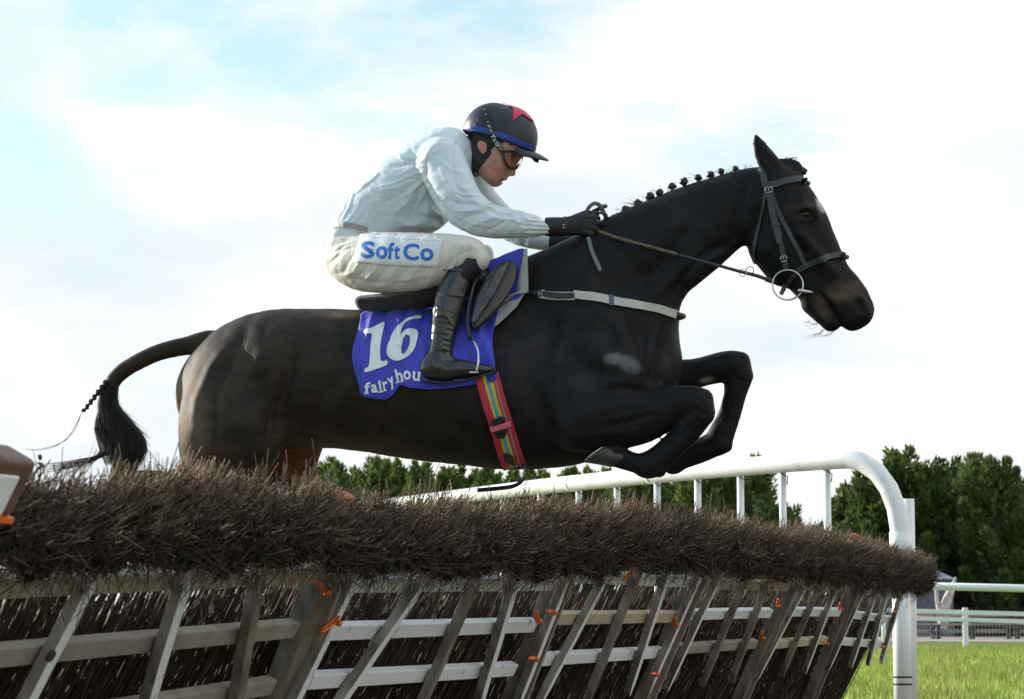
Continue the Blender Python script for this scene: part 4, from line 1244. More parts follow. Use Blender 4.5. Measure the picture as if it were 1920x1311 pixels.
FO += [([(1290, 732), (1312, 742), (1330, 760)], 3, .003), ([(1296, 762), (1312, 772), (1332, 780)], 3, -.005), ([(1296, 786), (1262, 818), (1226, 846)], 2.5, .003), ([(1286, 796), (1254, 828), (1222, 852)], 2, -.004),
       ([(1060, 830), (1110, 815), (1165, 812), (1220, 800)], 3, .003), ([(1090, 700), (1075, 740), (1085, 790)], 3, .0025), ([(1020, 840), (960, 850), (900, 845), (840, 830)], 3, .0025), ([(1180, 640), (1170, 600), (1190, 560)], 3, .0025),
       ([(1465, 440), (1480, 470), (1500, 490)], 2, .002), ([(1530, 470), (1545, 500), (1552, 530)], 2, .0022), ([(1420, 420), (1440, 440), (1450, 470)], 3, .002), ([(420, 700), (400, 740), (395, 800)], 4, -.004), ([(500, 720), (505, 780), (498, 840)], 4, -.004),
       ([(1362, 690), (1385, 712), (1402, 716)], 3, -.004), ([(1366, 735), (1356, 772), (1342, 800)], 2.5, -.003), ([(1250, 735), (1290, 728), (1310, 738)], 3, -.003)]
FO += [([(460, 640), (520, 655), (560, 700)], 34, .004), ([(400, 700), (430, 760), (430, 830)], 26, .010), ([(620, 620), (600, 680), (590, 730)], 24, -.009), ([(480, 700), (470, 760)], 20, -.008),
       ([(1090, 620), (1130, 660), (1160, 700)], 24, .012), ([(1060, 700), (1080, 750), (1100, 800)], 22, .010), ([(1150, 470), (1230, 440), (1320, 400)], 22, .009), ([(1140, 540), (1210, 520), (1280, 470)], 20, -.009),
       ([(1200, 570), (1250, 530), (1320, 480)], 14, .008), ([(640, 760), (720, 790), (820, 815)], 26, -.007), ([(980, 640), (990, 700), (1000, 780)], 20, -.007), ([(1420, 380), (1425, 430), (1440, 470)], 14, -.006), ([(1130, 790), (1190, 780), (1250, 762)], 14, .006)]
V = folds(V, Nn, [(a, b_ * 1.0, c * 1.35) for a, b_, c in FO])
# the deep split between the two lips, also on the far side
V += Nn * (wob(V, 14, 1) * .0016 + wob(V, 45, 2) * .0007)[:, None]
p2 = proj(l2w(V)); x_, y_ = p2[:, 0], p2[:, 1]
def blob(cx, cy, rx, ry, ang=0, soft=.35):
    a = math.radians(ang); dx = x_ - cx; dy = y_ - cy
    u = (dx * math.cos(a) + dy * math.sin(a)) / rx; v = (-dx * math.sin(a) + dy * math.cos(a)) / ry
    return np.clip((1 + soft - np.hypot(u, v)) / (2 * soft), 0, 1)[:, None]
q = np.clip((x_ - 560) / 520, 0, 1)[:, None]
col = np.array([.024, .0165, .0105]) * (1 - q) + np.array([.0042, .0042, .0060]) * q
def lay(col, m, c, k=1.0): return col * (1 - m * k) + np.array(c) * m * k
nse = (.75 + .5 * np.clip(wob(V, 120, 5) * .5 + .5, 0, 1))[:, None]
far = (V[:, 2:3] < .03)
col = lay(col, blob(1070, 690, 90, 70, 0, .8), (.016, .0175, .023), .8)  # blue grey sheen of the shoulder painted into the coat
col = lay(col, blob(1300, 470, 50, 60, 0, .8), (.014, .017, .021), .7)  # bluish sheen on the neck, put into the colour
col = lay(col, blob(470, 690, 70, 50, -50, .8), (.034, .025, .017), .7)  # lighter sheen blotch painted on the thigh
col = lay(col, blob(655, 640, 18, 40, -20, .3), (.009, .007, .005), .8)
col = lay(col, blob(548, 750, 12, 80, 8, .6), (.010, .007, .005), .7)  # shade of the flank groove put into the coat colour
col = lay(col, blob(560, 850, 70, 62, 0) * far, (.13, .050, .020), .9)          # brown inside of the far thigh, brightened in colour like backlit hair
col = lay(col, blob(356, 800, 28, 110, 4, .6), (.13, .10, .06), .75)            # light hair down the back of the thigh
col = lay(col, blob(630, 830, 120, 30, 8, .5), (.05, .033, .02), .6)
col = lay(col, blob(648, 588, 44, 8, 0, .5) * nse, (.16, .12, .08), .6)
sh = np.clip(blob(1152, 673, 20, 10, 5, .3) + blob(1180, 683, 21, 14, 25, .3), 0, 1)
col = lay(col, sh * nse, (.16, .16, .175), .85)                                  # mottled grey patch on the shoulder
col = lay(col, blob(1583, 545, 27, 18, -5, .5), (.14, .095, .060), .7)          # tan hair above the nostril
col = lay(col, blob(1540, 575, 10, 24, -28, .6), (.085, .055, .036), .7)
col = lay(col, blob(1540, 383, 7, 14, -25, .4) * (wob(V, 200, 8)[:, None] > -.35), (.62, .62, .64), .9)     # little star
col = lay(col, blob(1498, 398, 24, 14, 0, .6), (.040, .028, .02), .7)
col = lay(col, blob(1325, 712, 12, 5, -12, .4) * far, (.20, .18, .15), .8)
col = lay(col, blob(1612, 574, 8, 9, 0, .5), (.02, .006, .006), .9)
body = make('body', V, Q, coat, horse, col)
print('horse body', len(V))
HB = bvh_of(body)

# eyes
for sg in (1, -1):
    c = l2w(loc(1512, 401, 34 * sg)); V_, F_ = ball_arr(c, .021, .012, .0165, 20, 14, np.stack([EU, EW, EV]))
    obj('eye', V_, F_, mat('eye_gloss', (.006, .004, .003), .12, spec=.5) if sg == 1 else bpy.data.materials['eye_gloss'], horse)
# hooves and their light plates
def hoof(x0, y0, x1, y1, nx, ny, w, lr):
    a, b = loc(x0, y0, w), loc(x1, y1, w)      # coronet centre to middle of the sole
    ax = b - a; L = np.linalg.norm(ax); ax /= L
    toe = loc(x1 + nx, y1 + ny, w) - b; toe /= np.linalg.norm(toe); sd = np.array([0, 0, 1.0])
    V = []; Fc = []; n = 22; prof = [(-.15, .80, 0), (0, .90, 0), (.35, .96, .03), (.75, 1.06, .08), (1.0, 1.14, .12), (1.02, 1.08, .12), (.94, .85, .1)]
    for k, r, s_ in prof:
        for j in range(n):
            t = 2 * math.pi * j / n
            V.append(a + ax * L * k + toe * (math.cos(t) * lr * r * 1.15 + s_ * lr) + sd * math.sin(t) * lr * r)
    V.append(a + ax * L * .90)
    for i in range(len(prof) - 1):
        for j in range(n): Fc.append((i * n + j, i * n + (j + 1) % n, (i + 1) * n + (j + 1) % n, (i + 1) * n + j))
    k0 = (len(prof) - 1) * n
    for j in range(n): Fc.append((k0 + j, k0 + (j + 1) % n, len(V) - 1))
    o = obj('hoof', l2w(np.array(V)), Fc, hoof_m, horse)
    V2 = []
    for j in range(n - 3):
        t = -2.6 + 5.2 * j / (n - 4)
        V2.append(a + ax * L * 1.035 + toe * (math.cos(t) * lr * 1.10 + .12 * lr) + sd * math.sin(t) * lr * .96)
    Vt, Ft = tube_arr(l2w(np.array(V2)), .0045, 6)
    obj('horseshoe', Vt, Ft, steel, o)
hoof(1160, 861, 1122, 848, -30, 22, W1, .046)
hoof(1262, 866, 1226, 862, -14, 18, W2, .040)
hoof(150, 1064, 118, 1082, 20, 24, W3, .040)
hoof(350, 1062, 330, 1095, 30, 14, W4, .040)
# mane plaits
hair = mat('black_hair', (.012, .011, .011), .42, noise=.4, nscale=90, bump=.002, bscale=160)
thread = mat('plait_thread', (.35, .33, .30), .6)
for i, (x, y, r) in enumerate([(1152, 409, 7.5), (1174, 393, 8.5), (1196, 382, 9), (1219, 368, 9), (1236, 361, 7.5), (1260, 349, 8), (1282, 340, 8), (1309, 333, 7.5), (1332, 327, 7.5), (1352, 321, 6.5), (1379, 316, 6), (1506, 321, 7.5)]):
    c = loc(x, y, 3 * math.sin(i * 2.3)); rr = r * PX
    Vb, Fb = ball_arr((0, 0, 0), rr, rr * .9, rr * .92, 14, 10)
    Vb = Vb * (1 + .16 * np.sin(Vb[:, :1] / rr * 4 + i) * np.sin(Vb[:, 2:3] / rr * 5 + i * 1.7) + RS.randn(len(Vb), 1) * .03)
    p0 = l2w(c); foot = l2w(loc(x + (2 if i < 11 else -12), y + 13, 0))
    Vt, Ft = tube_arr(np.array([foot, (foot + p0) / 2, p0]), rr * .42, 8)
    Vr, Fr = tube_arr(np.array([p0 + (foot - p0) * .5 + rr * .55 * (math.cos(a) * EU + math.sin(a) * EW) for a in np.linspace(0, 6.28, 13)]), .0012, 4)
    V_, F_ = join_arr([(Vb + p0, Fb), (Vt, Ft)])
    o = obj('mane_plait', V_, F_, hair, horse); obj('thread', Vr, Fr, thread, o)
# loose hair: mane wisps, tail strands, chin whiskers, the plait of the dock
def strands(name, defs, r0, m=hair, sides=3):
    parts = []
    for pts in defs:
        parts.append(tube_arr(resample(np.array(pts), 9), [r0, r0 * .9, r0 * .35], sides, False))
    V_, F_ = join_arr(parts); o = obj(name, V_, F_, m, horse); o['kind'] = 'stuff'; return o
D = []
for i in range(90):
    q = RS.rand(); x = 1150 + 270 * q; y = np.interp(x, [1140, 1220, 1330, 1420], [412, 368, 329, 314]); a = RS.randn() * 12 - 6; l = 4 + 10 * RS.rand() ** 2
    D.append([wl(x, y + 4, RS.randn() * 5), wl(x + a * .4, y - l * .6, RS.randn() * 6), wl(x + a, y - l, RS.randn() * 7)])
for i in range(16):
    a = RS.rand(); D.append([wl(1462 + 8 * RS.randn(), 304, 0), wl(1470 + 10 * a, 297, 2), wl(1486 + 12 * a, 298 + 4 * RS.randn(), 3)])
strands('mane_wisps', D, .0009)
D = []
core = resample(np.array([(206, 725, 14), (203, 758, 16), (218, 790, 23), (235, 820, 28), (242, 846, 26), (236, 872, 22), (222, 900, 15)], float), 26)
for i in range(2600):
    k = RS.randint(0, 15); e = min(25, k + RS.randint(6, 12)); ph = RS.rand() * 6.283; rr = 1.0 + .10 * abs(RS.randn()); dr = RS.randn() * .02; fr = max(0, RS.randn()) * .05
    pts = []
    for j in range(k, e + 1, 2):
        q = (j - k) / max(1, e - k); cx, cy, cr_ = core[j]; a_ = ph + dr * j; g_ = rr + fr * q * q * 6
        pts.append(wl(cx + math.cos(a_) * cr_ * g_, cy - abs(math.sin(a_)) * 2, math.sin(a_) * 16 * g_))
    if len(pts) > 2: D.append(pts)
for i in range(170):                  # thin locks flying off behind
    q = RS.rand(); lift = RS.rand()
    D.append([wl(200 + 5 * RS.randn(), 728 + 16 * RS.rand(), 4 * RS.randn()), wl(186 + 8 * q, 768, 5 * RS.randn()), wl(176 + 20 * q, 800, 5 * RS.randn()), wl(184 + 26 * q, 836, 6 * RS.randn()), wl(196 + 24 * q, 868 + 6 * RS.rand(), 6 * RS.randn())])
for i in range(110):
    q = RS.rand() ** 1.4; z = RS.rand()
    D.append([wl(205 + 12 * RS.randn(), 838 + 10 * RS.rand(), 5 * RS.randn()), wl(180 - 10 * q, 856 + 8 * z, 6 * RS.randn()), wl(165 - 50 * q, 864 + 16 * z, 8 * RS.randn()), wl(150 - 80 * q, 868 + 22 * z, 8 * RS.randn())])
strands('tail_hair', D, .0008)
D = []
for k in range(5):
    D.append([wl(153, 772, 0), wl(140 + k, 800, 0), wl(118 + 2 * k, 828 - k, 2), wl(90, 842 - k, 4), wl(62 - 4 * k, 844, 5), wl(36 + k * 6, 841 - k, 6)])
for k in range(14):
    x = 1540 + 30 * RS.rand(); D.append([wl(x, 617, 8 * RS.randn()), wl(x - 8, 624 + 4 * RS.rand(), 8 * RS.randn()), wl(x - 20 - 14 * RS.rand(), 627 + 9 * RS.rand(), 9 * RS.randn())])
for k in range(8):
    D.append([wl(1536, 605, 5 * RS.randn()), wl(1522, 606 + 4 * RS.randn(), 5), wl(1508, 606 + 8 * RS.randn(), 6)])
strands('whiskers', D, .0006)
parts = []
for i in range(13):
    q = i / 12; c = wl(199 - 41 * q, 716 + 53 * q, 14 - 4 * q); r = (.0115 - .003 * q) * (1.15 if i == 12 else 1)
    Vb, Fb = ball_arr(c + (EU * .003 * (1 if i % 2 else -1)), r * 1.1, r, r * .85, 9, 6); parts.append((Vb, Fb))
V_, F_ = join_arr(parts); obj('tail_plait', V_, F_, hair, horse)
parts = []
for i in range(60):                  # plaited ridge along the top of the dock
    q = i / 59; c = resample(np.array([(398, 622), (350, 632), (300, 645), (255, 665), (222, 687), (203, 706)], float), 60)[i]
    Vb, Fb = ball_arr(wl(c[0], c[1] + 2, 3 * (1 if i % 2 else -1)), .0085, .008, .0075, 8, 5); parts.append((Vb, Fb))
V_, F_ = join_arr(parts); obj('dock_plait', V_, F_, hair, horse)

# ------------------------------------------------------------------ bridle
bridle = empty('bridle', wl(1475, 420, 40), 'black leather bridle with ring bit on the horse\'s head', 'bridle')
strap('browband', [(1430, 348), (1450, 346), (1475, 339), (1500, 336), (1514, 339)], 11, HB, strap_leather, bridle, .003, .005, 22, 30, mir=True)
V_ = []
c = surf(1514, 339, HB, .005, 15)[0]; pts = [c, c * .5 + mirror(c) * .5 + EU * .008, mirror(c)]
Vt, Ft = tube_arr(resample(np.array(pts), 9), .007, 8); obj('browband', Vt, Ft, strap_leather, bridle)
c = surf(1432, 335, HB, .005, 25)[0]; top = wl(1446, 296, 0)
strap('cheekpiece', [(1438, 352), (1446, 385), (1455, 420), (1462, 450), (1468, 475), (1474, 508)], 10, HB, strap_leather, bridle, .004, .004, 30, 30, mir=True)
strap('strap_end', [(1443, 366), (1452, 405), (1459, 437), (1462, 457)], 11.5, HB, strap_leather, bridle, .0085, .003, 20, 30)
strap('throatlatch', [(1436, 352), (1431, 385), (1423, 425), (1415, 465), (1414, 490)], 5.5, HB, strap_leather, bridle, .004, .003, 20, 30, mir=True)
strap('noseband_hanger', [(1444, 355), (1458, 392), (1476, 430), (1496, 468), (1510, 497)], 7.5, HB, strap_leather, bridle, .003, .003, 26, 30, mir=True)
strap('headpiece', [(1432, 326), (1434, 340), (1438, 352)], 12, HB, strap_leather, bridle, .006, .004, 10, 30, mir=True)
strap('noseband', [(1489, 512), (1508, 500), (1530, 490), (1560, 480), (1586, 477)], 10, HB, strap_leather, bridle, .004, .007, 26, 24, mir=True)
c = surf(1587, 477, HB, .006, 15)[0]; Vt, Ft = tube_arr(resample(np.array([c, (c + mirror(c)) / 2 + EU * .012, mirror(c)]), 9), .009, 8); obj('noseband', Vt, Ft, strap_leather, bridle)
strap('grackle_strap', [(1500, 506), (1485, 520), (1472, 538), (1464, 552)], 8, HB, strap_leather, bridle, .003, .003, 16, 24)
def buckle(x, y, wx, wy, parent, bvh, rot=0, off=.009):
    a = math.radians(rot); ps = []
    for u, v in ((-1, -1), (1, -1), (1, 1), (-1, 1), (-1, -1)):
        ps.append(surf(x + (u * wx * math.cos(a) - v * wy * math.sin(a)), y + (u * wx * math.sin(a) + v * wy * math.cos(a)), bvh, off, 40)[0])
    pr = [tube_arr(np.array([ps[i], ps[i + 1]]), .0016, 6) for i in range(4)]
    pr.append(tube_arr(np.array([(ps[0] + ps[1]) / 2, (ps[2] + ps[3]) / 2]), .0012, 5))
    V_, F_ = join_arr(pr); obj('buckle', V_, F_, steel, parent)
buckle(1442, 357, 6.5, 4.5, bridle, HB, -12, .013)
buckle(1469, 485, 6, 5, bridle, HB, -8)
strap('keeper', [(1449, 424), (1464, 420)], 5, HB, strap_leather, bridle, .011, .003, 6, 30)
# ring bit
def ring(cx, cy, r, w, tr, name, m, parent, tilt=0.0):
    cc = loc(cx, cy, w); sc = r * PX; pts = []
    for i in range(37):
        t = 2 * math.pi * i / 36; pts.append(cc + np.array([math.cos(t) * sc, math.sin(t) * sc, math.cos(t) * sc * tilt]))
    V_, F_ = tube_arr(l2w(np.array(pts)), tr, 8, False); return obj(name, V_, F_, m, parent)
for sg in (1, -1): ring(1477, 534, 27.5, 42 * sg, .0030, 'bit_ring', steel, bridle, -.15 * sg)
Vt, Ft = tube_arr(l2w(np.array([loc(1496, 543, 44), loc(1503, 545, 44), loc(1518, 547, 36), loc(1532, 550, 26)])), [.006, .0075, .0065, .003], 10); obj('mouthpiece', Vt, Ft, steel, bridle)

# ------------------------------------------------------------------ breastplate
cream = mat('cream_webbing', (.50, .50, .44), .6, noise=.12, nscale=15, bump=.0006, bscale=400)
bp_ = empty('breastplate', wl(1150, 565, 80), 'cream webbing breast girth with black buckle strap across the horse\'s chest', 'breastplate')
strap('chest_band', [(1075, 553), (1110, 557), (1145, 564), (1190, 571), (1230, 578), (1266, 590)], 15, HB, cream, bp_, .005, .004, 40, 60, across=4, mir=True)
strap('buckle_strap', [(985, 548), (1010, 550), (1040, 553), (1076, 556)], 8, HB, black_leather, bp_, .007, .004, 20, 60)
strap('strap_point', [(1024, 552), (1050, 556), (1078, 556)], 10, HB, black_leather, bp_, .011, .004, 14, 60)
strap('cream_end', [(1014, 552), (1040, 555), (1078, 556)], 15, HB, cream, bp_, .004, .003, 14, 60)
buckle(1019, 552, 5, 6, bp_, HB, 5, .013)
strap('keeper', [(1145, 555), (1145, 575)], 8, HB, mat('blue_tape', (.05, .08, .14), .5), bp_, .010, .003, 8, 60)
strap('neck_strap', [(1104, 446), (1110, 470), (1118, 490), (1126, 508)], 7, HB, mat('grey_strap', (.14, .16, .18), .4), bp_, .004, .003, 16, 60)
c = surf(1266, 590, HB, .008, 40)[0]; Vt, Ft = tube_arr(resample(np.array([c, (c + mirror(c)) / 2 + EU * .02, mirror(c)]), 11), .011, 8); obj('front_link', Vt, Ft, black_leather, bp_)

# ------------------------------------------------------------------ number cloth, saddle, girth
sd_org = wl(890, 560, 0)
saddle = empty('saddle', sd_org, 'small black racing saddle on the horse\'s back', 'saddle')
fs = Field(loc(660, 640) - [0, 0, .36], loc(1010, 450) + [0, 0, .36], .006)
fs.chain(sta([(806, 566, 20, 74, 0), (850, 552, 26, 80, 0), (900, 535, 36, 84, 0), (942, 515, 32, 62, 0), (962, 497, 17, 30, 0)], 4), k=.02)
V, Q = fs.mesh(2); seat = make('seat', V, Q, black_leather, saddle)
fs = Field(loc(660, 640) - [0, 0, .36], loc(1010, 450) + [0, 0, .36], .006)
fs.chain(sta([(693, 574, 16, 92, 0), (740, 573, 20, 100, 0), (790, 566, 22, 104, 0), (830, 556, 22, 100, 0), (860, 545, 20, 96, 0)], 4), k=.02)
V, Q = fs.mesh(2); Nn = vnormals(V, Q); V += Nn * (wob(V, 260, 9) * .0016)[:, None]
pad = make('fleece_pad', V, Q, mat('black_fleece', (.022, .018, .016), .95, noise=.5, nscale=120, bump=.004, bscale=170, sheen=.3), saddle)
HS = bvh_of(body, seat, pad)

blue = mat('blue_cloth', (.040, .050, .50), .62, noise=.10, nscale=6, bump=.0006, bscale=420, sheen=.2, crease=(7, .010, (1, 1, .35), (0, .35, 0)))
bluelin = mat('grey_cloth_backing', (.34, .36, .36), .8, noise=.1, nscale=12)
cloth = empty('number_cloth', wl(790, 660, 140), 'royal blue number cloth with white 16 under the saddle', 'saddle cloth')
def cwave(x, y):
    k = np.clip((y - 600) / 140, 0, 1)
    a = .010 * k * math.sin((x - .35 * y) / 13.0 + 1.5 * math.sin(y / 30)) + .003 * math.sin((x + .6 * y) / 31.0) * k
    for (ax, ay, bx, by, w_, am) in CF:
        t = np.clip(((x - ax) * (bx - ax) + (y - ay) * (by - ay)) / ((bx - ax) ** 2 + (by - ay) ** 2), 0, 1)
        d = math.hypot(x - ax - t * (bx - ax), y - ay - t * (by - ay)); a += 2.3 * am * math.exp(-(d / w_) ** 2)
    return a
CF = [(700, 598, 690, 640, 6, .005), (722, 596, 735, 640, 7, -.004), (750, 592, 752, 650, 6, .006), (775, 590, 764, 660, 6, .005), (795, 585, 790, 640, 6, -.004),
      (790, 640, 800, 690, 8, .006), (900, 620, 925, 690, 7, .006), (915, 600, 905, 660, 6, -.004), (935, 585, 925, 650, 5, .004),
      (672, 620, 680, 700, 5, -.003), (790, 700, 820, 728, 8, .005)]
cpoly = [(683, 590), (675, 612), (667, 645), (664, 672), (667, 695), (674, 722), (680, 738), (700, 744), (722, 748), (736, 741), (744, 728), (754, 722), (775, 726), (798, 730), (840, 728), (890, 721),
         (931, 712), (930, 690), (924, 649), (928, 618), (938, 582), (935, 560), (900, 555), (860, 560), (806, 576), (772, 584), (730, 590)]
main_cloth = patch('cloth', cpoly, HB, blue, cloth, .014, .002, 120, 44, cwave, 4, cen=(800, 650), smooth_edge=True)
CB = bvh_of(main_cloth)
patch('front_cloth', [(915, 500), (932, 484), (958, 472), (984, 467), (986, 500), (984, 540), (960, 570), (935, 570)], None, blue, cloth, 0, .003, 78, 12, lambda x, y: .003 * math.sin(x / 9 + y / 14), 6, smooth_edge=True)
patch('backing', [(982, 466), (989, 466), (991, 548), (964, 552), (940, 560), (928, 590), (930, 562), (975, 545)], None, bluelin, cloth, 0, .003, 84, 12, lambda x, y: .002 * math.sin(y / 13), 6, cen=(968, 550))
patch('backing', [(937, 558), (991, 548), (970, 580), (950, 600), (928, 619)], HS, bluelin, cloth, .0175, .002, 70, 10, None, 6)
# print on the cloth
wprint = mat('white_print', (.80, .82, .85), .55)
def aff(P2, o, ux, uy):              # glyph space -> picture coordinates
    return np.array([(o[0] + x * ux[0] + y * uy[0], o[1] + x * ux[1] + y * uy[1]) for x, y in P2])
def zc(pts): return [(600 + x / 2.622, 420 + y / 2.622) for x, y in pts]
one = zc([(221, 520), (262, 508), (300, 488), (316, 488), (303, 560), (297, 620), (300, 668), (310, 674), (333, 672), (330, 692), (280, 712), (226, 728), (222, 712), (240, 698), (246, 650), (250, 590), (254, 545), (245, 538), (222, 540)])
V2, F2 = poly_arr([rounded(one, 4)], 4); print_on('numeral', V2, F2, CB, wprint, cloth, .0034, 120)
six_out = zc([(497, 452), (470, 452), (430, 465), (395, 490), (362, 530), (342, 572), (330, 612), (332, 640), (350, 662), (380, 672), (412, 662), (445, 640), (470, 605), (481, 560), (480, 530), (462, 516), (432, 516), (404, 532), (392, 548), (402, 512), (425, 484), (455, 470), (494, 466)])
six_in = zc([(428, 545), (440, 556), (438, 590), (424, 625), (406, 640), (400, 626), (401, 590), (410, 562)])
V2, F2 = poly_arr([rounded(six_out, 5), rounded(six_in, 5)], 4); print_on('numeral', V2, F2, CB, wprint, cloth, .0034, 120)
def letters(word, places, size, bvh, parent, m, name='lettering', off=.0015, bold=.02, w=120, asp=1.0):
    for ch, (x, y, rot) in zip(word, places):
        V2, F2 = text_arr(ch, 1.0, bold)
        a = math.radians(rot)
        V2 = aff(V2, (x, y), (math.cos(a) * size * asp, math.sin(a) * size * asp), (math.sin(a) * size, -math.cos(a) * size))
        print_on(name, V2, F2, bvh, m, parent, off, w)
def boxletters(rows, bvh, parent, m, name='lettering', off=.0032, bold=.02, w=120):
    for ch, x0, x1, yt, yb, rot in rows:          # each letter fitted to its own box, slanted by rot
        V2, F2 = text_arr(ch, 1.0, bold)
        mn, mx = V2.min(0), V2.max(0); q = (V2 - mn) / (mx - mn); a = math.radians(rot)
        X = (q[:, 0] - .5) * (x1 - x0); Y = (.5 - q[:, 1]) * (yb - yt)
        P2 = np.stack([(x0 + x1) / 2 + X * math.cos(a) - Y * math.sin(a), (yt + yb) / 2 + X * math.sin(a) + Y * math.cos(a)], 1)
        print_on(name, P2, F2, bvh, m, parent, off, w)
boxletters([('f', 684, 695, 716, 737, 0), ('a', 696, 708, 720, 736, -5), ('i', 710.5, 715, 713, 734, -8), ('r', 718, 728, 715, 731, -12), ('y', 729.5, 741, 707, 729, -22),
            ('h', 742.5, 755, 691, 716, -14), ('o', 757, 771, 695, 712, -8), ('u', 774, 788, 697, 714, 6)], CB, cloth, wprint, bold=.03)
sr = []
for (x, y, l, r_) in ((688, 737, 9, -5), (713, 734.5, 9, -10), (711, 719, 5, -10), (721, 732, 9, -12), (744, 717, 5, -12), (753, 715, 5, -12)):
    a = math.radians(r_); dx, dy = math.cos(a) * l / 2, math.sin(a) * l / 2; hx, hy = -math.sin(a) * 1.1, math.cos(a) * 1.1
    V2 = np.array([(x - dx - hx, y - dy - hy), (x + dx - hx, y + dy - hy), (x + dx + hx, y + dy + hy), (x - dx + hx, y - dy + hy)])
    sr.append(V2)
for V2 in sr: print_on('serif', V2, [(0, 1, 2, 3)], CB, wprint, cloth, .0034, 120)

flap_m = mat('brown_black_flap', (.018, .015, .014), .30, noise=.25, nscale=18, bump=.0008, bscale=120, coat=.25)
fs = Field(loc(850, 650) * [1, 1, 0] + [0, 0, .08], loc(1000, 450) * [1, 1, 0] + [0, 0, .34], .0042)
fs.chain(sta([(957, 492, 14, 6, 74), (948, 512, 22, 7, 88), (932, 537, 27, 8, 104), (916, 562, 26, 8, 116), (902, 588, 18, 7, 124), (892, 608, 11, 6, 128)], 3), k=0)
V, Q = fs.mesh(2); Nn = vnormals(V, Q); V += Nn * (wob(V, 40, 23) * .0012)[:, None]; make('flap', V, Q, flap_m, saddle)
fs = Field(loc(850, 650) * [1, 1, 0] + [0, 0, .08], loc(1000, 450) * [1, 1, 0] + [0, 0, .36], .0042)
fs.chain(sta([(950, 494, 7, 6, 84), (936, 512, 13, 8, 100), (916, 545, 16, 9, 118), (901, 575, 12, 8, 128), (889, 602, 7, 6, 132)], 3), k=0)
V, Q = fs.mesh(2); Nn = vnormals(V, Q)
V = folds(V, Nn, [([(950, 492), (928, 540), (900, 590)], 2.5, .003), ([(930, 505), (905, 550), (890, 590)], 3, -.003)])
make('knee_roll', V, Q, mat('worn_grey_leather', (.045, .042, .042), .24, noise=.35, nscale=25, bump=.0012, bscale=90, coat=.4), saddle)

red = mat('red_webbing', (.50, .035, .06), .6, noise=.15, nscale=30, bump=.0006, bscale=500)
yel = mat('yellow_webbing', (.62, .47, .05), .6, noise=.12, nscale=30)
teal = mat('teal_webbing', (.05, .36, .42), .6)
pink = mat('pink_elastic', (.78, .16, .25), .5)
girth = empty('girth', wl(935, 800, 130), 'red girth with yellow and blue stripes under the blue number cloth', 'girth')
def gl(f):                            # a line running down the girth, f across 0..1
    a = [(892, 706, 935, 700), (905, 750, 946, 745), (920, 800, 962, 795), (934, 845, 974, 838), (946, 872, 984, 872)]
    return [(p[0] + (p[2] - p[0]) * f, p[1] + (p[3] - p[1]) * f) for p in a]
strap('webbing', gl(.5), 44, HB, red, girth, .004, .004, 44, 90, across=7)
for f, w_, m_ in ((.36, 7, yel), (.56, 7, yel)): strap('stripe', gl(f), w_, HB, m_, girth, .0082, .0008, 40, 90)
strap('stripe', gl(.46), 6.5, HB, teal, girth, .0084, .0009, 40, 90)
strap('stripe', gl(.80), 2.5, HB, mat('grey_stitch', (.30, .28, .33), .6), girth, .0084, .0009, 40, 90)
strap('stripe', [(924, 718), (930, 745), (941, 780)], 4, HB, yel, girth, .0088, .0009, 20, 90)
patch('buckle', [(921, 786), (940, 778), (946, 782), (948, 792), (925, 797)], HB, black_leather, girth, .010, .007, 90, 5, None, 5)
patch('buckle', [(927, 806), (951, 800), (950, 812), (944, 818), (932, 817)], HB, black_leather, girth, .010, .007, 90, 5, None, 5)
strap('elastic_loop', [(920, 802), (936, 798), (952, 793), (959, 792)], 9, HB, pink, girth, .014, .004, 14, 90)
patch('strap_end', [(944, 846), (958, 848), (964, 856), (968, 868), (955, 866), (946, 858)], HB, black_leather, girth, .010, .004, 90, 5, None, 5)
# the loose end hanging below the belly and curling back
c = [wl(984, 868, 60), wl(984, 890, 60), wl(976, 904, 60), wl(960, 912, 60), wl(930, 916, 60), wl(895, 919, 60)]
c = resample(np.array(c), 30); V = []; Fc = []
for i, p in enumerate(c):
    t = c[min(i + 1, 29)] - c[max(i - 1, 0)]; t /= np.linalg.norm(t); n_ = np.cross(EW, t); n_ /= np.linalg.norm(n_)
    ax = EW * .012 + n_ * .007
    for a, b in ((-1, -1), (1, -1), (1, 1), (-1, 1)): V.append(p + ax * a + n_ * .0022 * b)
for i in range(29):
    for j in range(4): Fc.append((i * 4 + j, i * 4 + (j + 1) % 4, i * 4 + 4 + (j + 1) % 4, i * 4 + 4 + j))
Fc += [(3, 2, 1, 0), (116, 117, 118, 119)]
obj('hanging_strap', V, Fc, black_leather, girth)
# ================================================================== the jockey
j_org = wl(760, 480, 0)
jockey = empty('person', j_org, 'jockey in pale silks and white breeches crouching forward, holding the reins with black gloves', 'jockey')
skin = mat('skin', (.50, .25, .18), .5, attr=True, noise=.08, nscale=60, bump=.0003, bscale=300)
silk = mat('pale_silk', (.64, .74, .81), .24, noise=.03, nscale=5, bump=.0035, bscale=15, bdetail=3, sheen=.2, spec=.5, stretch=(.45, 1, 1.3))
breech_m = mat('cream_breeches', (.67, .65, .60), .5, noise=.05, nscale=8, bump=.0004, bscale=200, sheen=.1, crease=(8, .004, (1.6, 1, .6), (0, .6, 0)))
boot_m = mat('black_boot', (.014, .014, .015), .24, noise=.2, nscale=20, bump=.0008, bscale=70, coat=.5, crease=(9, .006, (1, 1, .5), (0, 0, 0)))
glove_m = mat('black_glove', (.012, .012, .014), .6, noise=.2, nscale=40, bump=.001, bscale=200)
hood_m = mat('black_lycra', (.010, .011, .014), .55, noise=.15, nscale=40, bump=.0006, bscale=200)

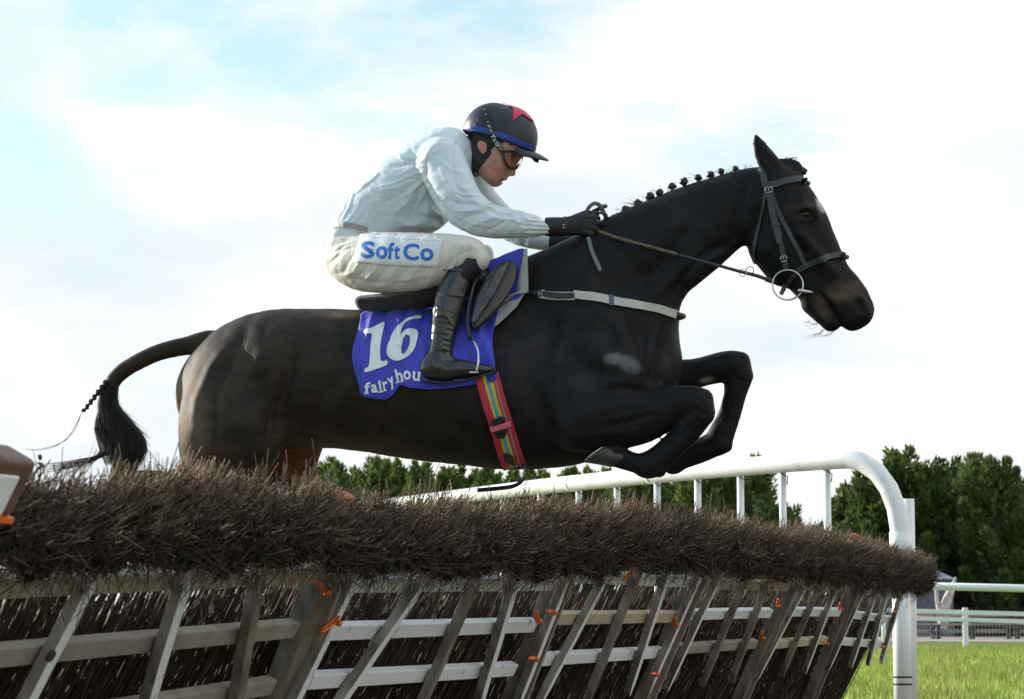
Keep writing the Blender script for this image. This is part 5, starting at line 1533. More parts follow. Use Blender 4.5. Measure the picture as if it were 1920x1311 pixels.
torso = [(655, 462, 46, 66, 0), (680, 430, 58, 68, 0), (705, 402, 63, 70, 0), (740, 374, 72, 76, 0), (772, 352, 74, 82, 0), (805, 326, 73, 84, 0), (832, 300, 60, 84, 0), (850, 284, 42, 70, 0), (868, 272, 27, 34, 0)]
belly = [(700, 425, 44, 56, 0), (750, 412, 38, 56, 0), (795, 402, 36, 56, 0), (812, 392, 34, 56, 0)]
arm_n = [(826, 302, 46, 34, 78), (838, 328, 44, 32, 88), (852, 358, 42, 32, 98), (872, 388, 40, 32, 102), (905, 410, 34, 30, 98), (940, 417, 29, 26, 84), (985, 422, 24, 22, 66), (1020, 424, 18, 17, 48), (1036, 425, 17, 15, 44)]
arm_f = [(846, 298, 42, 34, -76), (872, 334, 40, 32, -90), (896, 368, 32, 30, -100), (925, 400, 30, 27, -96), (962, 428, 26, 24, -76), (1000, 447, 20, 18, -52), (1036, 454, 14, 13, -42)]
thigh_n = [(655, 482, 46, 46, 34), (676, 490, 52, 48, 52), (720, 492, 56, 48, 80), (775, 491, 54, 44, 100), (822, 484, 46, 38, 112), (860, 475, 34, 31, 118), (884, 473, 26, 28, 118), (896, 486, 22, 24, 118)]
thigh_f = [(672, 482, 44, 46, -34), (720, 490, 50, 44, -80), (790, 488, 48, 40, -104), (850, 478, 36, 32, -114), (895, 474, 26, 26, -116), (906, 490, 20, 22, -116)]
calf_n = [(892, 486, 21, 22, 118), (862, 505, 21, 22, 120), (848, 545, 25, 24, 124), (838, 585, 24, 23, 128), (830, 630, 19, 18, 134), (826, 665, 20, 19, 138)]
foot_n = [(812, 690, 21, 17, 140), (835, 693, 20, 18, 141), (868, 692, 16, 18, 142), (900, 694, 11, 16, 143), (922, 693, 7, 12, 143)]
calf_f = [(900, 490, 20, 22, -116), (870, 520, 22, 22, -122), (852, 570, 24, 24, -128), (840, 640, 19, 18, -134), (836, 665, 20, 19, -138)]
foot_f = [(820, 690, 21, 17, -140), (880, 692, 16, 18, -142), (930, 693, 7, 12, -143)]
HX = 0
cran = [(925, 262, 45, 40, 0), (945, 262, 46, 40, 0)]
face = [(944, 280, 37, 36, 0), (937, 300, 31, 31, 0), (931, 316, 26, 26, 0), (927, 328, 19, 21, 0)]
def hand(f, sg, dx, dy, k=.004, grow=0.0):
    w0 = 36 * sg
    f.chain(sta([(1036 + dx, 425 + dy, 15, 13, 42 * sg), (1062 + dx, 424 + dy, 17, 12, 38 * sg), (1088 + dx, 421 + dy, 20, 12, w0), (1100 + dx, 421 + dy, 19, 11, w0)], 3), k=.01, grow=grow)
    for i, yy in enumerate((407, 416, 425.5, 434)):         # four curled fingers
        L = (24, 27, 25, 19)[i]; x0 = 1098 + dx - abs(i - 1) * 1.5; y0 = yy + dy
        f.chain(sta([(x0, y0, 6.2, 6.2, w0 + 5 * sg), (x0 + L * .75, y0 + 1 + i * .8, 6.0, 6.0, w0 + 3 * sg), (x0 + L, y0 + 2.5 + i, 5.4, 5.4, w0 - 9 * sg), (x0 + L * .62, y0 + 3 + i, 5.0, 5.0, w0 - 19 * sg)]), k=k, grow=grow)
    f.chain(sta([(1078 + dx, 410 + dy, 8, 7, w0 - 8 * sg), (1098 + dx, 401 + dy, 6.8, 6.8, w0 - 14 * sg), (1118 + dx, 402 + dy, 5.6, 5.6, w0 - 14 * sg)]), k=.005, grow=grow)
lo = np.array([loc(590, 600)[0], loc(800, 740)[1], -.34]); hi = np.array([loc(1160, 500)[0], loc(900, 180)[1], .36])
def build_face(f, grow=0.0, feat=True):
    f.chain(sta(cran, 3), k=.01, grow=grow)
    f.chain(sta(face, 3), k=.02, grow=grow)
    f.chain(sta([(925, 300, 26, 33, 0), (914, 318, 18, 28, 0), (925, 332, 13, 22, 0)], 3), k=.015, grow=grow)    # jaw
    f.chain(sta([(929, 340, 10, 12, 0)]), k=.012, grow=grow)                                                 # chin
    if feat:
        f.chain(sta([(962, 298, 8, 7, 0), (959.5, 314, 8, 6.2, 0), (960.5, 324, 6.6, 6.0, 0)], 3), k=.008)            # nose
        for s_ in (1, -1):
            f.chain(sta([(954.5, 326, 4.6, 3.6, 5.5 * s_)]), k=.006)
            f.chain(sta([(942, 310, 12, 10, 17 * s_)]), k=.02)                                                     # cheek
            f.chain(sta([(903, 271, 9, 3.2, 37 * s_), (905, 280, 7, 3, 37 * s_), (906, 286, 4, 2.6, 36 * s_)], 2), k=.004)   # ear
            f.chain(sta([(907, 272, 3.6, 2.6, 41 * s_), (907.5, 279, 2.8, 2.4, 41 * s_)]), k=.002, sub=True)
            f.chain(sta([(962, 293, 7, 6, 17 * s_)]), k=.008, sub=True)                                            # eye socket
            f.chain(sta([(960, 293, 5.0, 5.0, 15 * s_)]), k=.001)
        f.chain(sta([(946, 333.5, 5.2, 10, 0)]), k=.006)                                                          # upper lip
        f.chain(sta([(937.5, 342, 4.2, 9, 0)]), k=.006)                                                           # lower lip
        f.chain(sta([(950, 339.5, 1.9, 9, 0), (936, 337.5, 1.5, 12, 0)]), k=.002, sub=True)                        # mouth
fb = Field(lo, hi, .0046)
GB = -.019
for c_, d_ in ((torso, 3), (belly, 3), (arm_n, 3), (arm_f, 3), (thigh_n, 3), (thigh_f, 3), (calf_n, 3), (calf_f, 3), (foot_n, 2), (foot_f, 2)):
    fb.chain(sta(c_, d_), k=.015, grow=GB)
fb.chain(sta([(858, 286, 22, 24, 0), (890, 284, 25, 26, 0), (915, 285, 27, 28, 0)], 3), k=.02)
hand(fb, 1, 0, 0, grow=-.0015); hand(fb, -1, 8, 30, grow=-.0015)
build_face(fb)
V, Q = fb.mesh(1); del fb
p2 = proj(l2w(V)); x_, y_ = p2[:, 0], p2[:, 1]
col = np.tile([.50, .27, .20], (len(V), 1))
col = lay(col, blob(938, 316, 16, 14, 0, .6), (.55, .20, .165), .7)
col = lay(col, blob(964, 324, 6, 7, 0, .5), (.55, .21, .17), .6)
col = lay(col, np.maximum(blob(945, 336, 7, 2.5, 0, .4), blob(938, 341.5, 6, 3, 0, .4)), (.42, .12, .11), .8)
col = lay(col, blob(907, 275, 7, 12, 0, .5), (.55, .20, .15), .6)
col = lay(col, blob(925, 340, 16, 8, 0, .6), (.36, .20, .155), .5)
col = lay(col, blob(962, 289, 8, 2, 20, .5), (.06, .04, .03), .8)
pb = make('body', V, Q, skin, jockey, col)
print('jockey body', len(V))

# silks: shirt
fb = Field(np.array([loc(600, 600)[0], loc(800, 480)[1], -.34]), np.array([loc(1060, 500)[0], loc(900, 225)[1], .36]), .0042)
for c_ in (torso, belly): fb.chain(sta(c_, 3), k=.02)
fb.chain(sta(arm_n, 3), k=.012)
q0 = loc(1035, 425, 44); q1 = loc(1000, 422, 60); fb.cut(q0, q0 - q1)
fb.chain(sta(arm_f, 3), k=.012)
q0 = loc(880, 262, 0); q1 = loc(850, 290, 0); fb.cut(q0, q0 - q1)
q0 = loc(650, 452, 0); fb.cut(q0, loc(630, 475, 0) - q0)
V, Q = fb.mesh(1); del fb; Nn = vnormals(V, Q)
SF = []
def fan(x0, y0, ends, w, amp, bow=0.0):
    for i, (x1, y1) in enumerate(ends):
        mx, my = (x0 + x1) / 2 + bow * (y1 - y0), (y0 + y1) / 2 - bow * (x1 - x0)
        SF.append(([(x0 + (x1 - x0) * .08, y0 + (y1 - y0) * .08), (mx, my), (x1, y1)], w, amp * (1 if i % 2 == 0 else -.8)))
fan(792, 330, [(700, 360), (710, 385), (730, 410), (760, 425), (800, 428), (828, 416)], 6, .006, .06)
fan(840, 425, [(740, 425), (770, 405), (800, 385), (812, 368)], 5, .006, -.08)
fan(790, 300, [(742, 285), (720, 310), (735, 335)], 5, .005, .05)
for (x0, y0, x1, y1, bw) in ((621, 410, 640, 372, 3), (629, 414, 652, 366, 4), (638, 416, 664, 358, 3), (648, 418, 676, 372, 5), (662, 420, 684, 384, 3), (680, 424, 694, 392, 2), (636, 382, 668, 352, 3), (652, 372, 690, 340, 4), (676, 352, 712, 322, 3)):
    SF.append(([(x0, y0), ((x0 + x1) / 2 + bw, (y0 + y1) / 2), (x1, y1)], 2.6, .0028))
    SF.append(([(x0 + 5, y0), ((x0 + x1) / 2 + bw + 5, (y0 + y1) / 2), (x1 + 5, y1)], 2.2, -.002))
SF += [([(742, 284), (756, 300), (769, 312)], 2.5, .005), ([(768, 276), (775, 290), (790, 298)], 4, -.005), ([(727, 315), (770, 307), (800, 308)], 2.2, -.004), ([(800, 300), (798, 330), (810, 365), (835, 400)], 5, -.009), ([(830, 262), (808, 278), (795, 300)], 5, .006), ([(875, 262), (884, 290), (898, 325), (905, 345)], 4, .004)]
SF += [([(800, 318), (770, 330), (735, 345), (700, 352)], 3, .006), ([(802, 332), (780, 352), (752, 372)], 3, .006), ([(805, 345), (790, 372), (775, 398)], 3, .005), ([(828, 420), (800, 424), (765, 420), (730, 408)], 3, .005), ([(836, 408), (812, 396), (790, 378)], 3, .006), ([(838, 412), (806, 408), (772, 398)], 2.5, -.004),
       ([(690, 345), (705, 375), (712, 405)], 3, .004), ([(840, 265), (822, 275), (808, 292)], 3, .004), ([(860, 262), (850, 280), (848, 300)], 3, -.004), ([(815, 292), (845, 318), (880, 326)], 2.5, .004), ([(842, 350), (868, 366), (900, 368)], 2.5, .005), ([(900, 380), (935, 398), (985, 400)], 2.5, .005), ([(850, 400), (882, 418), (925, 425)], 2.5, .005), ([(930, 402), (970, 416), (1015, 412)], 2.2, .004)]
SF += [([(820, 300), (838, 340), (862, 378)], 5, .006), ([(846, 296), (852, 340), (875, 380)], 5, -.005), ([(870, 320), (868, 350), (892, 376)], 4, .005), ([(835, 372), (862, 382), (895, 384)], 4, -.006), ([(840, 392), (868, 396), (912, 392)], 4, .006), ([(856, 418), (880, 404), (915, 398)], 4, -.006), ([(868, 430), (900, 416), (935, 405)], 4, .005), ([(905, 436), (935, 424), (960, 404)], 4, -.005), ([(880, 372), (905, 386), (935, 392)], 4, .006), ([(850, 340), (870, 356), (892, 352)], 4, .005), ([(905, 400), (940, 412), (975, 410)], 4, .005)]
for i in range(9): SF.append(([(1031, 411 + i * 3.6), (1012, 410 + i * 3.8), (985 - (i % 3) * 12, 404 + i * 4.6)], 1.7, .0030 * (1 if i % 2 else -1)))
for i in range(5): SF.append(([(950 + i * 11, 394 + i), (956 + i * 11, 416), (946 + i * 11, 440)], 3.5, .0035 * (1 if i % 2 else -1)))
V = folds(V, Nn, SF, pw=1.25)
V += Nn * (wob(V * np.array([1, 1.6, 1]), 22, 3) * .0022 + wob(V, 90, 7) * .0004)[:, None]
shirt = make('shirt', V, Q, silk, jockey)

# breeches
fb = Field(np.array([loc(590, 600)[0], loc(800, 575)[1], -.36]), np.array([loc(960, 500)[0], loc(900, 395)[1], .36]), .0052)
fb.chain(sta([(650, 474, 42, 64, 0), (662, 450, 46, 66, 0), (676, 436, 44, 64, 0)], 3), k=.02)
fb.chain(sta(thigh_n, 3), k=.025, grow=.001); fb.chain(sta(thigh_f, 3), k=.025, grow=.001)
q0 = loc(640, 420, 0); fb.cut(q0, np.array([.12, 1.0, 0]))
V, Q = fb.mesh(2); del fb; Nn = vnormals(V, Q); SF = []
for i in range(11):
    x0 = 622 + i * 19; SF.append(([(x0, 536 - (11 - i) * 2 + min(i, 4) * 3), (x0 + 22, 510), (x0 + 44, 470 - i)], 4.0, .0036 * (1 if i % 2 else -.9)))
for i in range(7): SF.append(([(614 + i * 2, 500 - i * 10), (640 + i * 4, 470 - i * 5), (690, 452 - i)], 4, .005 * (1 if i % 2 else -1)))
for i in range(6): SF.append(([(828 + i * 11, 530 - i * 9), (846 + i * 8, 495 - i * 5), (858 + i * 5, 455)], 3.5, .005 * (1 if i % 2 else -1)))
SF += [([(700, 540), (740, 528), (820, 512)], 4, .004), ([(650, 520), (700, 530), (780, 530)], 4, -.004), ([(850, 462), (880, 458), (900, 470)], 3, .004), ([(836, 505), (860, 478), (890, 466)], 3, -.005)]
V = folds(V, Nn, SF, pw=1.3); V += Nn * (wob(V, 50, 13) * .0012)[:, None]
breeches = make('breeches', V, Q, breech_m, jockey)
BB = bvh_of(breeches, shirt)
strap('waistband', [(622, 424), (640, 422), (668, 428), (695, 436), (740, 438)], 8, BB, breech_m, jockey, .002, .002, 24, 40)
strap('belt', [(646, 421), (665, 424), (688, 431)], 10, BB, mat('mauve_belt', (.36, .30, .36), .6), jockey, .0045, .002, 12, 40)
lblp = patch('name_patch', [(663, 491), (670, 462), (677, 440), (720, 440), (780, 444), (832, 449), (828, 475), (825, 500), (780, 499), (720, 496)], BB, mat('white_patch', (.76, .78, .83), .6, bump=.0006, bscale=150), breeches, .003, .0015, 100, 10, lambda x, y: .0015 * math.sin(x / 6), 6)
PB = bvh_of(lblp)
blue_l = mat('blue_lettering', (.025, .16, .62), .5)
boxletters([('S', 677, 703, 452, 484, 2), ('o', 705, 727, 461, 485.5, 2), ('f', 727, 739, 454, 486, 3), ('t', 739, 750, 459, 486.5, 3), ('C', 756, 786, 456, 488, 3), ('o', 788, 813, 465, 489, 4)], PB, lblp, blue_l, off=.0012, bold=.03, w=110)
st = []
for a, b in (((666, 489), (679, 443)), ((679, 443), (829, 452)), ((829, 452), (822, 497)), ((822, 497), (666, 489))):
    for i in range(16):
        q = i / 16; x = a[0] + (b[0] - a[0]) * q; y = a[1] + (b[1] - a[1]) * q; q2 = q + .035
        A = surf(x, y, PB, .0008, 100)[0]; B_ = surf(a[0] + (b[0] - a[0]) * q2, a[1] + (b[1] - a[1]) * q2, PB, .0008, 100)[0]; st.append(tube_arr(np.array([A, B_]), .0008, 4))
V_, F_ = join_arr(st); obj('stitching', V_, F_, mat('thread', (.35, .42, .55), .6), lblp)

# boots
for sg, cal, ft in ((1, calf_n, foot_n), (-1, calf_f, foot_f)):
    fb = Field(loc(760, 740, 0) * [1, 1, 0] + [0, 0, (.16 if sg > 0 else -.40)], loc(960, 470, 0) * [1, 1, 0] + [0, 0, (.40 if sg > 0 else -.16)], .0045)
    rows = [(864, 505, 21, 23, 120 * sg), (855, 530, 26, 25, 122 * sg), (845, 558, 29, 26, 125 * sg), (838, 588, 28, 25, 128 * sg), (833, 620, 24, 22, 132 * sg), (828, 650, 22, 21, 136 * sg), (824, 676, 25, 21, 139 * sg)]
    fb.chain(sta(rows, 3), k=.01)
    fb.chain(sta([(810, 690, 25, 19, 140 * sg), (838, 693, 23, 20, 141 * sg), (870, 692, 18, 20, 142 * sg), (900, 693, 12, 18, 143 * sg), (920, 693, 7, 12, 143 * sg)], 3), k=.02)
    q0 = loc(863, 502, 120 * sg); fb.cut(q0, loc(870, 478, 120 * sg) - loc(862, 510, 120 * sg))
    V, Q = fb.mesh(2); Nn = vnormals(V, Q)
    SF = []
    for i in range(15):
        y0 = 588 + i * 5.2; b_ = (i * 37 % 7) - 3; x0 = 812 - i * .9
        SF.append(([(x0 + (i * 13 % 9), y0 + b_), (828 + b_, y0 - 5 + (i % 3) * 2), (852 - (i * 11 % 13), y0 + 2 + b_ * .6)], 1.5 + (i % 3) * .5, (.0013 + .0005 * (i * 5 % 3)) * (1 if i % 2 else -1)))
    SF += [([(846, 520), (836, 560), (830, 600)], 5, .002), ([(858, 520), (850, 570), (846, 620)], 4, -.002)]
    SF += [([(818, 548), (845, 552), (872, 556)], 1.8, .003), ([(812, 570), (835, 590), (850, 610)], 3, .003), ([(812, 672), (818, 690), (820, 700)], 2, .003), ([(855, 675), (860, 684), (862, 700)], 2, .003), ([(830, 660), (836, 672), (858, 676)], 3, -.005)]
    V = folds(V, Nn, SF, near=sg > 0) if sg > 0 else V
    bo = make('boot', V, Q, boot_m, jockey)
    if sg > 0: boot_near = bo
    # sole with a small heel
    V_ = []; F_ = []
    prof = [(788, 706, 11), (800, 712, 16), (830, 716, 18), (865, 712, 19), (895, 704, 17), (920, 698, 11), (930, 695, 4)]
    for x, y, w in prof:
        for yy, ww in ((0, w), (0, -w), (5 if x < 830 else 3, -w), (5 if x < 830 else 3, w)): V_.append(wl(x, y + yy, 141 * sg + ww))
    for i in range(len(prof) - 1):
        for j in range(4): F_.append((i * 4 + j, i * 4 + (j + 1) % 4, i * 4 + 4 + (j + 1) % 4, i * 4 + 4 + j))
    F_ += [(3, 2, 1, 0), (24, 25, 26, 27)]
    obj('sole', V_, F_, black_leather, bo)
    fb = Field(loc(830, 545, 0) * [1, 1, 0] + [0, 0, (.14 if sg > 0 else -.38)], loc(940, 460, 0) * [1, 1, 0] + [0, 0, (.38 if sg > 0 else -.14)], .0045)
    fb.chain(sta([(892, 487, 22, 25, 118 * sg), (880, 500, 22, 25, 119 * sg), (868, 516, 19, 24, 120 * sg)], 3), k=.01)
    q0 = loc(895, 480, 118); fb.cut(q0, loc(899, 460, 118) - loc(888, 500, 118))
    V, Q = fb.mesh(2); make('sock', V, Q, hood_m, jockey)
BT = bvh_of(boot_near)
strap('boot_top', [(835, 508), (850, 506), (866, 508), (882, 516)], 4, BT, boot_m, boot_near, .002, .002, 12, 120)
Vt, Ft = tube_arr(resample(np.array([surf(836, 505, BB, .006, 120)[0], wl(826, 507, 140), wl(818, 508, 142)]), 6), .0022, 6); obj('boot_tie', Vt, Ft, black_leather, boot_near)
# gloves
gl_n = None
for sg, dx, dy in ((1, 0, 0), (-1, 8, 30)):
    fb = Field(loc(1015, 490, 0) * [1, 1, 0] + [0, 0, (.0 if sg > 0 else -.16)], loc(1160, 380, 0) * [1, 1, 0] + [0, 0, (.16 if sg > 0 else .0)], .003)
    hand(fb, sg, dx, dy, .0025, .001)
    fb.chain(sta([(1018 + dx, 425 + dy, 17, 16, 46 * sg), (1036 + dx, 425 + dy, 18, 16, 43 * sg), (1050 + dx, 425 + dy, 18, 15, 40 * sg), (1058 + dx, 425 + dy, 17, 14, 39 * sg)], 2), k=.003)
    q0 = loc(1023 + dx, 425 + dy, 44 * sg); fb.cut(q0, np.array([-1, 0, 0.]))
    V, Q = fb.mesh(1); g = make('glove', V, Q, glove_m, jockey)
    if sg > 0: gl_n = g
GN = bvh_of(gl_n)
strap('wrist_strap', [(1059, 407), (1060, 420), (1060, 434), (1058, 443)], 4, GN, black_leather, gl_n, .002, .002, 10, 50)
dots = []
for y in (421.5, 426.5):
    c = surf(1056.5, y, GN, .004, 50)[0]; dots.append(ball_arr(c, .0028, .0028, .0028, 8, 6))
V_, F_ = join_arr(dots); obj('press_stud', V_, F_, wprint, gl_n)

# hood under the helmet
fb = Field(loc(845, 375, 0) * [1, 1, 0] + [0, 0, -.13], loc(1000, 215, 0) * [1, 1, 0] + [0, 0, .13], .0032)
fb.chain(sta(cran, 3), k=.01, grow=.003)
fb.chain(sta([(925, 300, 26, 33, 0), (914, 318, 18, 28, 0), (925, 332, 13, 22, 0)], 3), k=.015, grow=.003)
fb.chain(sta([(868, 280, 22, 30, 0), (890, 290, 26, 31, 0), (905, 310, 24, 30, 0), (908, 330, 17, 24, 0)], 3), k=.015, grow=.001)
fb.chain(sta([(930, 300, 8, 30, 0), (918, 322, 8, 27, 0)], 2), k=.01, grow=.003)
for s_ in (1, -1): fb.chain(sta([(904, 272, 8.5, 9, 42 * s_), (907, 282, 6.5, 9, 41 * s_)], 2), k=.002, sub=True)
# the front edge runs from the temple down the cheek to the throat
a, b = loc(942, 284, 0), loc(905, 318, 0); e = a - b; nrm = np.array([-e[1], e[0], 0]); nrm *= np.sign(nrm[0]) or 1
fb.cut(loc(924, 300, 0), np.array([abs(nrm[0]), -abs(nrm[1]), 0]) if nrm[1] < 0 else np.array([abs(e[1]), -abs(e[0]), 0]))
q0 = loc(911, 335, 0); fb.cut(q0, np.array([1.0, -.05, 0]))if False else None
V, Q = fb.mesh(1); hood = make('hood', V, Q, hood_m, jockey)

# helmet
navy = mat('navy_helmet_silk', (.014, .020, .038), .42, noise=.1, nscale=14, bump=.0008, bscale=60)
helm_blue = mat('blue_band', (.020, .05, .30), .42)
tilt = math.radians(15)
fb = Field(loc(850, 330, 0) * [1, 1, 0] + [0, 0, -.16], loc(1040, 180, 0) * [1, 1, 0] + [0, 0, .16], .0036)
fb.chain(sta([(925, 250, 57, 49, 0), (950, 258, 58, 49, 0)], 4), k=.0)
q0 = loc(938, 268, 0); dn = loc(1000, 294, 0) - loc(868, 254, 0); fb.cut(q0, np.array([dn[1], -dn[0], 0]))
V, Q = fb.mesh(2); Nn = vnormals(V, Q)
SFh = [([(888, 232), (895, 236), (906, 240)], 2, .002), ([(893, 222), (902, 226), (908, 232)], 2, .002), ([(880, 236), (890, 240)], 2, .002), ([(905, 200), (925, 225), (955, 250)], 3, .0012)]
V = folds(V, Nn, SFh)
helmet = make('helmet', V, Q, navy, jockey)
HM = bvh_of(helmet)
strap('blue_band', [(874, 240), (887, 240), (905, 243), (925, 249), (950, 257), (975, 267), (998, 276)], 10, HM, helm_blue, helmet, .0015, .002, 40, 30, across=4, mir=True)
strap('rim', [(868, 247), (890, 251), (915, 258), (945, 269), (975, 281), (1000, 291)], 7, HM, hood_m, helmet, .002, .003, 36, 30, across=3, mir=True)
pk = patch('star', [(941, 191), (955, 196), (962, 206), (961, 227), (974, 217), (984, 213), (1000, 229), (993, 212), (983, 203), (970, 196), (955, 191)], HM, mat('cerise_star', (.62, .02, .10), .45), helmet, .0026, .0015, 10, 8, None, 4, cen=(969, 208))
# peak
V_ = []; F_ = []; n = 21; m_ = 7
def pk_(a, q, dz):
    xi = 938 + 62 * math.cos(a); wi = 50 * math.sin(a)
    out_x = 29 * max(0, math.cos(a * 1.30)) ** .7
    x = xi + out_x * q; y = 252.5 + (xi - 868) * .235 + out_x * q * .30 + 7 * q ** 1.8 + 4 * (wi / 50) ** 2 * q
    return wl(x, y + dz * (1 - .45 * q), wi * (1 + .02 * q))
for j in range(n):
    a = (j / (n - 1) - .5) * 2 * 1.12
    for k in range(m_): V_.append(pk_(a, k / (m_ - 1), 0))
    for k in range(m_): V_.append(pk_(a, 1 - k / (m_ - 1), 6))
K_ = 2 * m_
for j in range(n - 1):
    for k in range(K_): F_.append((j * K_ + k, j * K_ + (k + 1) % K_, (j + 1) * K_ + (k + 1) % K_, (j + 1) * K_ + k))
F_ += [tuple(range(K_))[::-1], tuple((n - 1) * K_ + k for k in range(K_))]
obj('peak', V_, F_, navy, helmet)
# goggles
gog = mat('goggle_frame', (.012, .012, .013), .35)
lens_m = bpy.data.materials.new('goggle_lens'); lens_m.use_nodes = True
b_ = lens_m.node_tree.nodes['Principled BSDF']; b_.inputs['Base Color'].default_value = (.75, .72, .66, 1); b_.inputs['Roughness'].default_value = .05
b_.inputs['Transmission Weight'].default_value = 1.0; b_.inputs['IOR'].default_value = 1.05
goggles = obj('goggles', *join_arr([tube_arr(l2w(np.array(resample(np.array([loc(942, 285, 36 * s_), loc(946, 300, 35 * s_), loc(953, 313, 30 * s_), loc(966, 316, 20 * s_), loc(972, 311, 9 * s_), loc(974, 308, 0)]), 22))), [.0055, .0065, .006, .0045, .004], 8) for s_ in (1, -1)] +
       [tube_arr(l2w(np.array(resample(np.array([loc(942, 285, 36 * s_), loc(956, 283, 34 * s_), loc(976, 288, 22 * s_), loc(984, 292, 0)]), 14))), .0045, 8) for s_ in (1, -1)]), gog, jockey)
def lens():
    V_ = []; F_ = []; n = 25; m = 7
    for j in range(n):
        t = (j / (n - 1) - .5) * 2; a = t * 1.45
        xx = 944 + 36 * math.cos(a); w = 35 * math.sin(a) / math.sin(1.45)
        for k in range(m):
            q = k / (m - 1); V_.append(loc(xx + 3 * math.sin(math.pi * q) - 4 * q * math.cos(a), 287 + (abs(math.cos(a))) * 4 + q * (24 - 3 * math.cos(a) + 4 * abs(math.sin(2 * a))), w))
    for j in range(n - 1):
        for k in range(m - 1): F_.append((j * m + k, j * m + k + 1, j * m + m + k + 1, j * m + m + k))
    o = obj('lens', l2w(np.array(V_)), F_, lens_m, goggles); return o
lens()
HM2 = bvh_of(helmet, pb, hood)
sp_ = [(908, 201), (913, 215), (919, 235), (926, 255), (935, 272), (944, 287)]
stp = strap('goggle_strap', sp_, 9, HM2, mat('strap_black', (.012, .012, .012), .5), goggles, .0045, .002, 36, 42)
GS = bvh_of(stp)
wp = []
for (x, y, a) in ((909, 205, 1), (911, 214, 1), (915, 228, 1)):
    wp.append(ball_arr(surf(x, y, GS, .0005, 45)[0], .0024, .0024, .0024, 8, 5))
for (x, y, dx, dy) in ((918, 237, 1.5, 3), (921, 246, 2, 4), (938, 277, 3.5, 5.5)):
    for o_ in (-1.6, 1.6): wp.append(tube_arr(np.array([surf(x - dx + o_, y - dy, GS, .0008, 45)[0], surf(x + dx + o_, y + dy, GS, .0008, 45)[0]]), .0009, 4))
V_, F_ = join_arr(wp); obj('strap_print', V_, F_, wprint, stp)
boxletters([('T', 920.5, 928.5, 251.5, 258.5, 62), ('K', 924.5, 932, 259, 266, 60), ('O', 929, 936.5, 266, 273.5, 57)], GS, stp, wprint, off=.0014, bold=.03, w=45)

# ------------------------------------------------------------------ stirrup and leather
for sg in (1, -1):
    st_ = empty('stirrup', wl(893, 690, 141 * sg), 'steel stirrup with black leather, near side, round the toe of the boot' if sg > 0 else 'steel stirrup on the horse\'s far side, hidden behind the body', 'stirrup')
    pts = [(882, 636), (889, 640), (895, 655), (897, 675), (896, 693)]
    pin = [l2w(loc(896 - 2, 697, (141 + s_ * 22) * sg)) for s_ in (-1, 1)]
    arch = [l2w(loc(894, 697, 163 * sg)), l2w(loc(897, 678, 164 * sg)), l2w(loc(896, 657, 160 * sg)), l2w(loc(889, 641, 152 * sg)), l2w(loc(883, 637, 142 * sg)),
            l2w(loc(889, 641, 131 * sg)), l2w(loc(895, 657, 124 * sg)), l2w(loc(896, 678, 120 * sg)), l2w(loc(893, 697, 119 * sg))]
    V_, F_ = tube_arr(resample(np.array(arch), 40), [.005, .0042, .0035, .0042, .005], 10); obj('arch', V_, F_, steel, st_)
    V_, F_ = box_arr((l2w(loc(893, 700, 141 * sg))), EU * .018, EV * .004, EW * .048); bevel(obj('tread', V_, F_, steel, st_, False), .003)
    V_, F_ = tube_arr(resample(np.array([wl(882, 637, 142 * sg), wl(876, 600, 134 * sg), wl(885, 545, 118 * sg), wl(895, 515, 100 * sg)]), 16), .009, 6); obj('stirrup_leather', V_, F_, black_leather, st_)

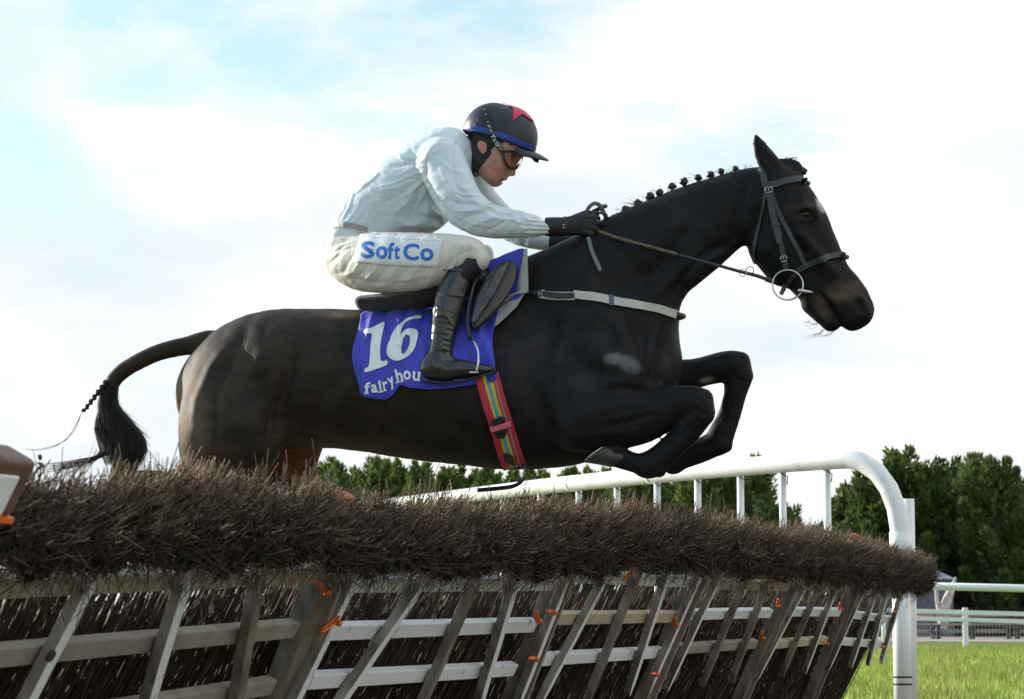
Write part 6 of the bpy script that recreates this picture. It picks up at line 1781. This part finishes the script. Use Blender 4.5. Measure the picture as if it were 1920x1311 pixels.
# ------------------------------------------------------------------ reins and whip
reins = empty('reins', wl(1250, 470, 45), 'brown black leather reins running from the gloves to the bit', 'reins')
rein_m = mat('rein_rubber', (.11, .085, .062), .6, noise=.3, nscale=60, bump=.001, bscale=300)
for sg, dy in ((1, 0), (-1, 10)):
    c = resample(np.array([l2w(loc(1118, 432 + dy, 36 * sg)), l2w(loc(1160, 447 + dy * .8, 56 * sg)), l2w(loc(1220, 463 + dy * .6, 60 * sg)), l2w(loc(1270, 477 + dy * .4, 58 * sg))]), 20)
    V_, F_ = tube_arr(c, .0075 if sg > 0 else .006, 8); obj('rubber_grip', V_, F_, rein_m, reins)
    c = resample(np.array([l2w(loc(1270, 477 + dy * .4, 58 * sg)), l2w(loc(1330, 493, 54 * sg)), l2w(loc(1385, 508, 50 * sg)), l2w(loc(1420, 517, 46 * sg)), l2w(loc(1450, 528, 42 * sg))]), 20)
    V_, F_ = tube_arr(c, [.0045, .0055, .0065, .0075], 8); obj('rein_end', V_, F_, strap_leather, reins)
ring(1393, 511, 7, 52, .0016, 'martingale_ring', steel, reins, .6)
ring(1406, 507, 7, 50, .0016, 'martingale_ring', black_leather, reins, .4)
V_, F_ = tube_arr(l2w(np.array([loc(1436, 522, 43), loc(1452, 529, 42)])), [.011, .009], 10); obj('bit_stop', V_, F_, strap_leather, reins)
# slack loop standing above the hands
c = resample(np.array([l2w(loc(1096, 404, 34)), l2w(loc(1104, 388, 34)), l2w(loc(1114, 381, 30)), l2w(loc(1124, 384, 22)), l2w(loc(1132, 398, 14)), l2w(loc(1136, 410, 6)), l2w(loc(1120, 428, -20))]), 30)
rows = []
for i, p in enumerate(c):
    t = c[min(i + 1, 29)] - c[max(i - 1, 0)]; t /= np.linalg.norm(t); n_ = np.cross(t, EW); n_ /= np.linalg.norm(n_)
    ax = EW * .55 + n_ * .83; ax -= t * (ax @ t); ax /= np.linalg.norm(ax); nn_ = np.cross(t, ax)
    rows.append([(p - ax * .009, nn_), (p, nn_), (p + ax * .009, nn_)])
V_, F_ = ribbon_mesh(rows, .003); obj('slack_loop', V_, F_, rein_m, reins, True)
c = resample(np.array([l2w(loc(1106, 404, 36)), l2w(loc(1118, 398, 30)), l2w(loc(1134, 402, 22)), l2w(loc(1140, 418, 16)), l2w(loc(1130, 430, 20))]), 20)
V_, F_ = tube_arr(c, .0055, 6); obj('slack_loop', V_, F_, strap_leather, reins)
V_, F_ = tube_arr(l2w(np.array([loc(1112, 396, 20), loc(1130, 388, 12), loc(1137, 385, 8)])), [.007, .008, .009], 8); 
whip = empty('whip', wl(1130, 388, 12), 'end of a black riding whip with white cap held above the gloves', 'whip')
obj('shaft', V_, F_, black_leather, whip)
V_, F_ = ball_arr(wl(1133, 383.5, 12), .009, .006, .004, 10, 6); obj('cap', V_, F_, wprint, whip)
V_, F_ = tube_arr(l2w(np.array([loc(1112, 396, 20), loc(1085, 412, 22), loc(1040, 440, 26)])), .006, 8); obj('shaft', V_, F_, black_leather, whip)
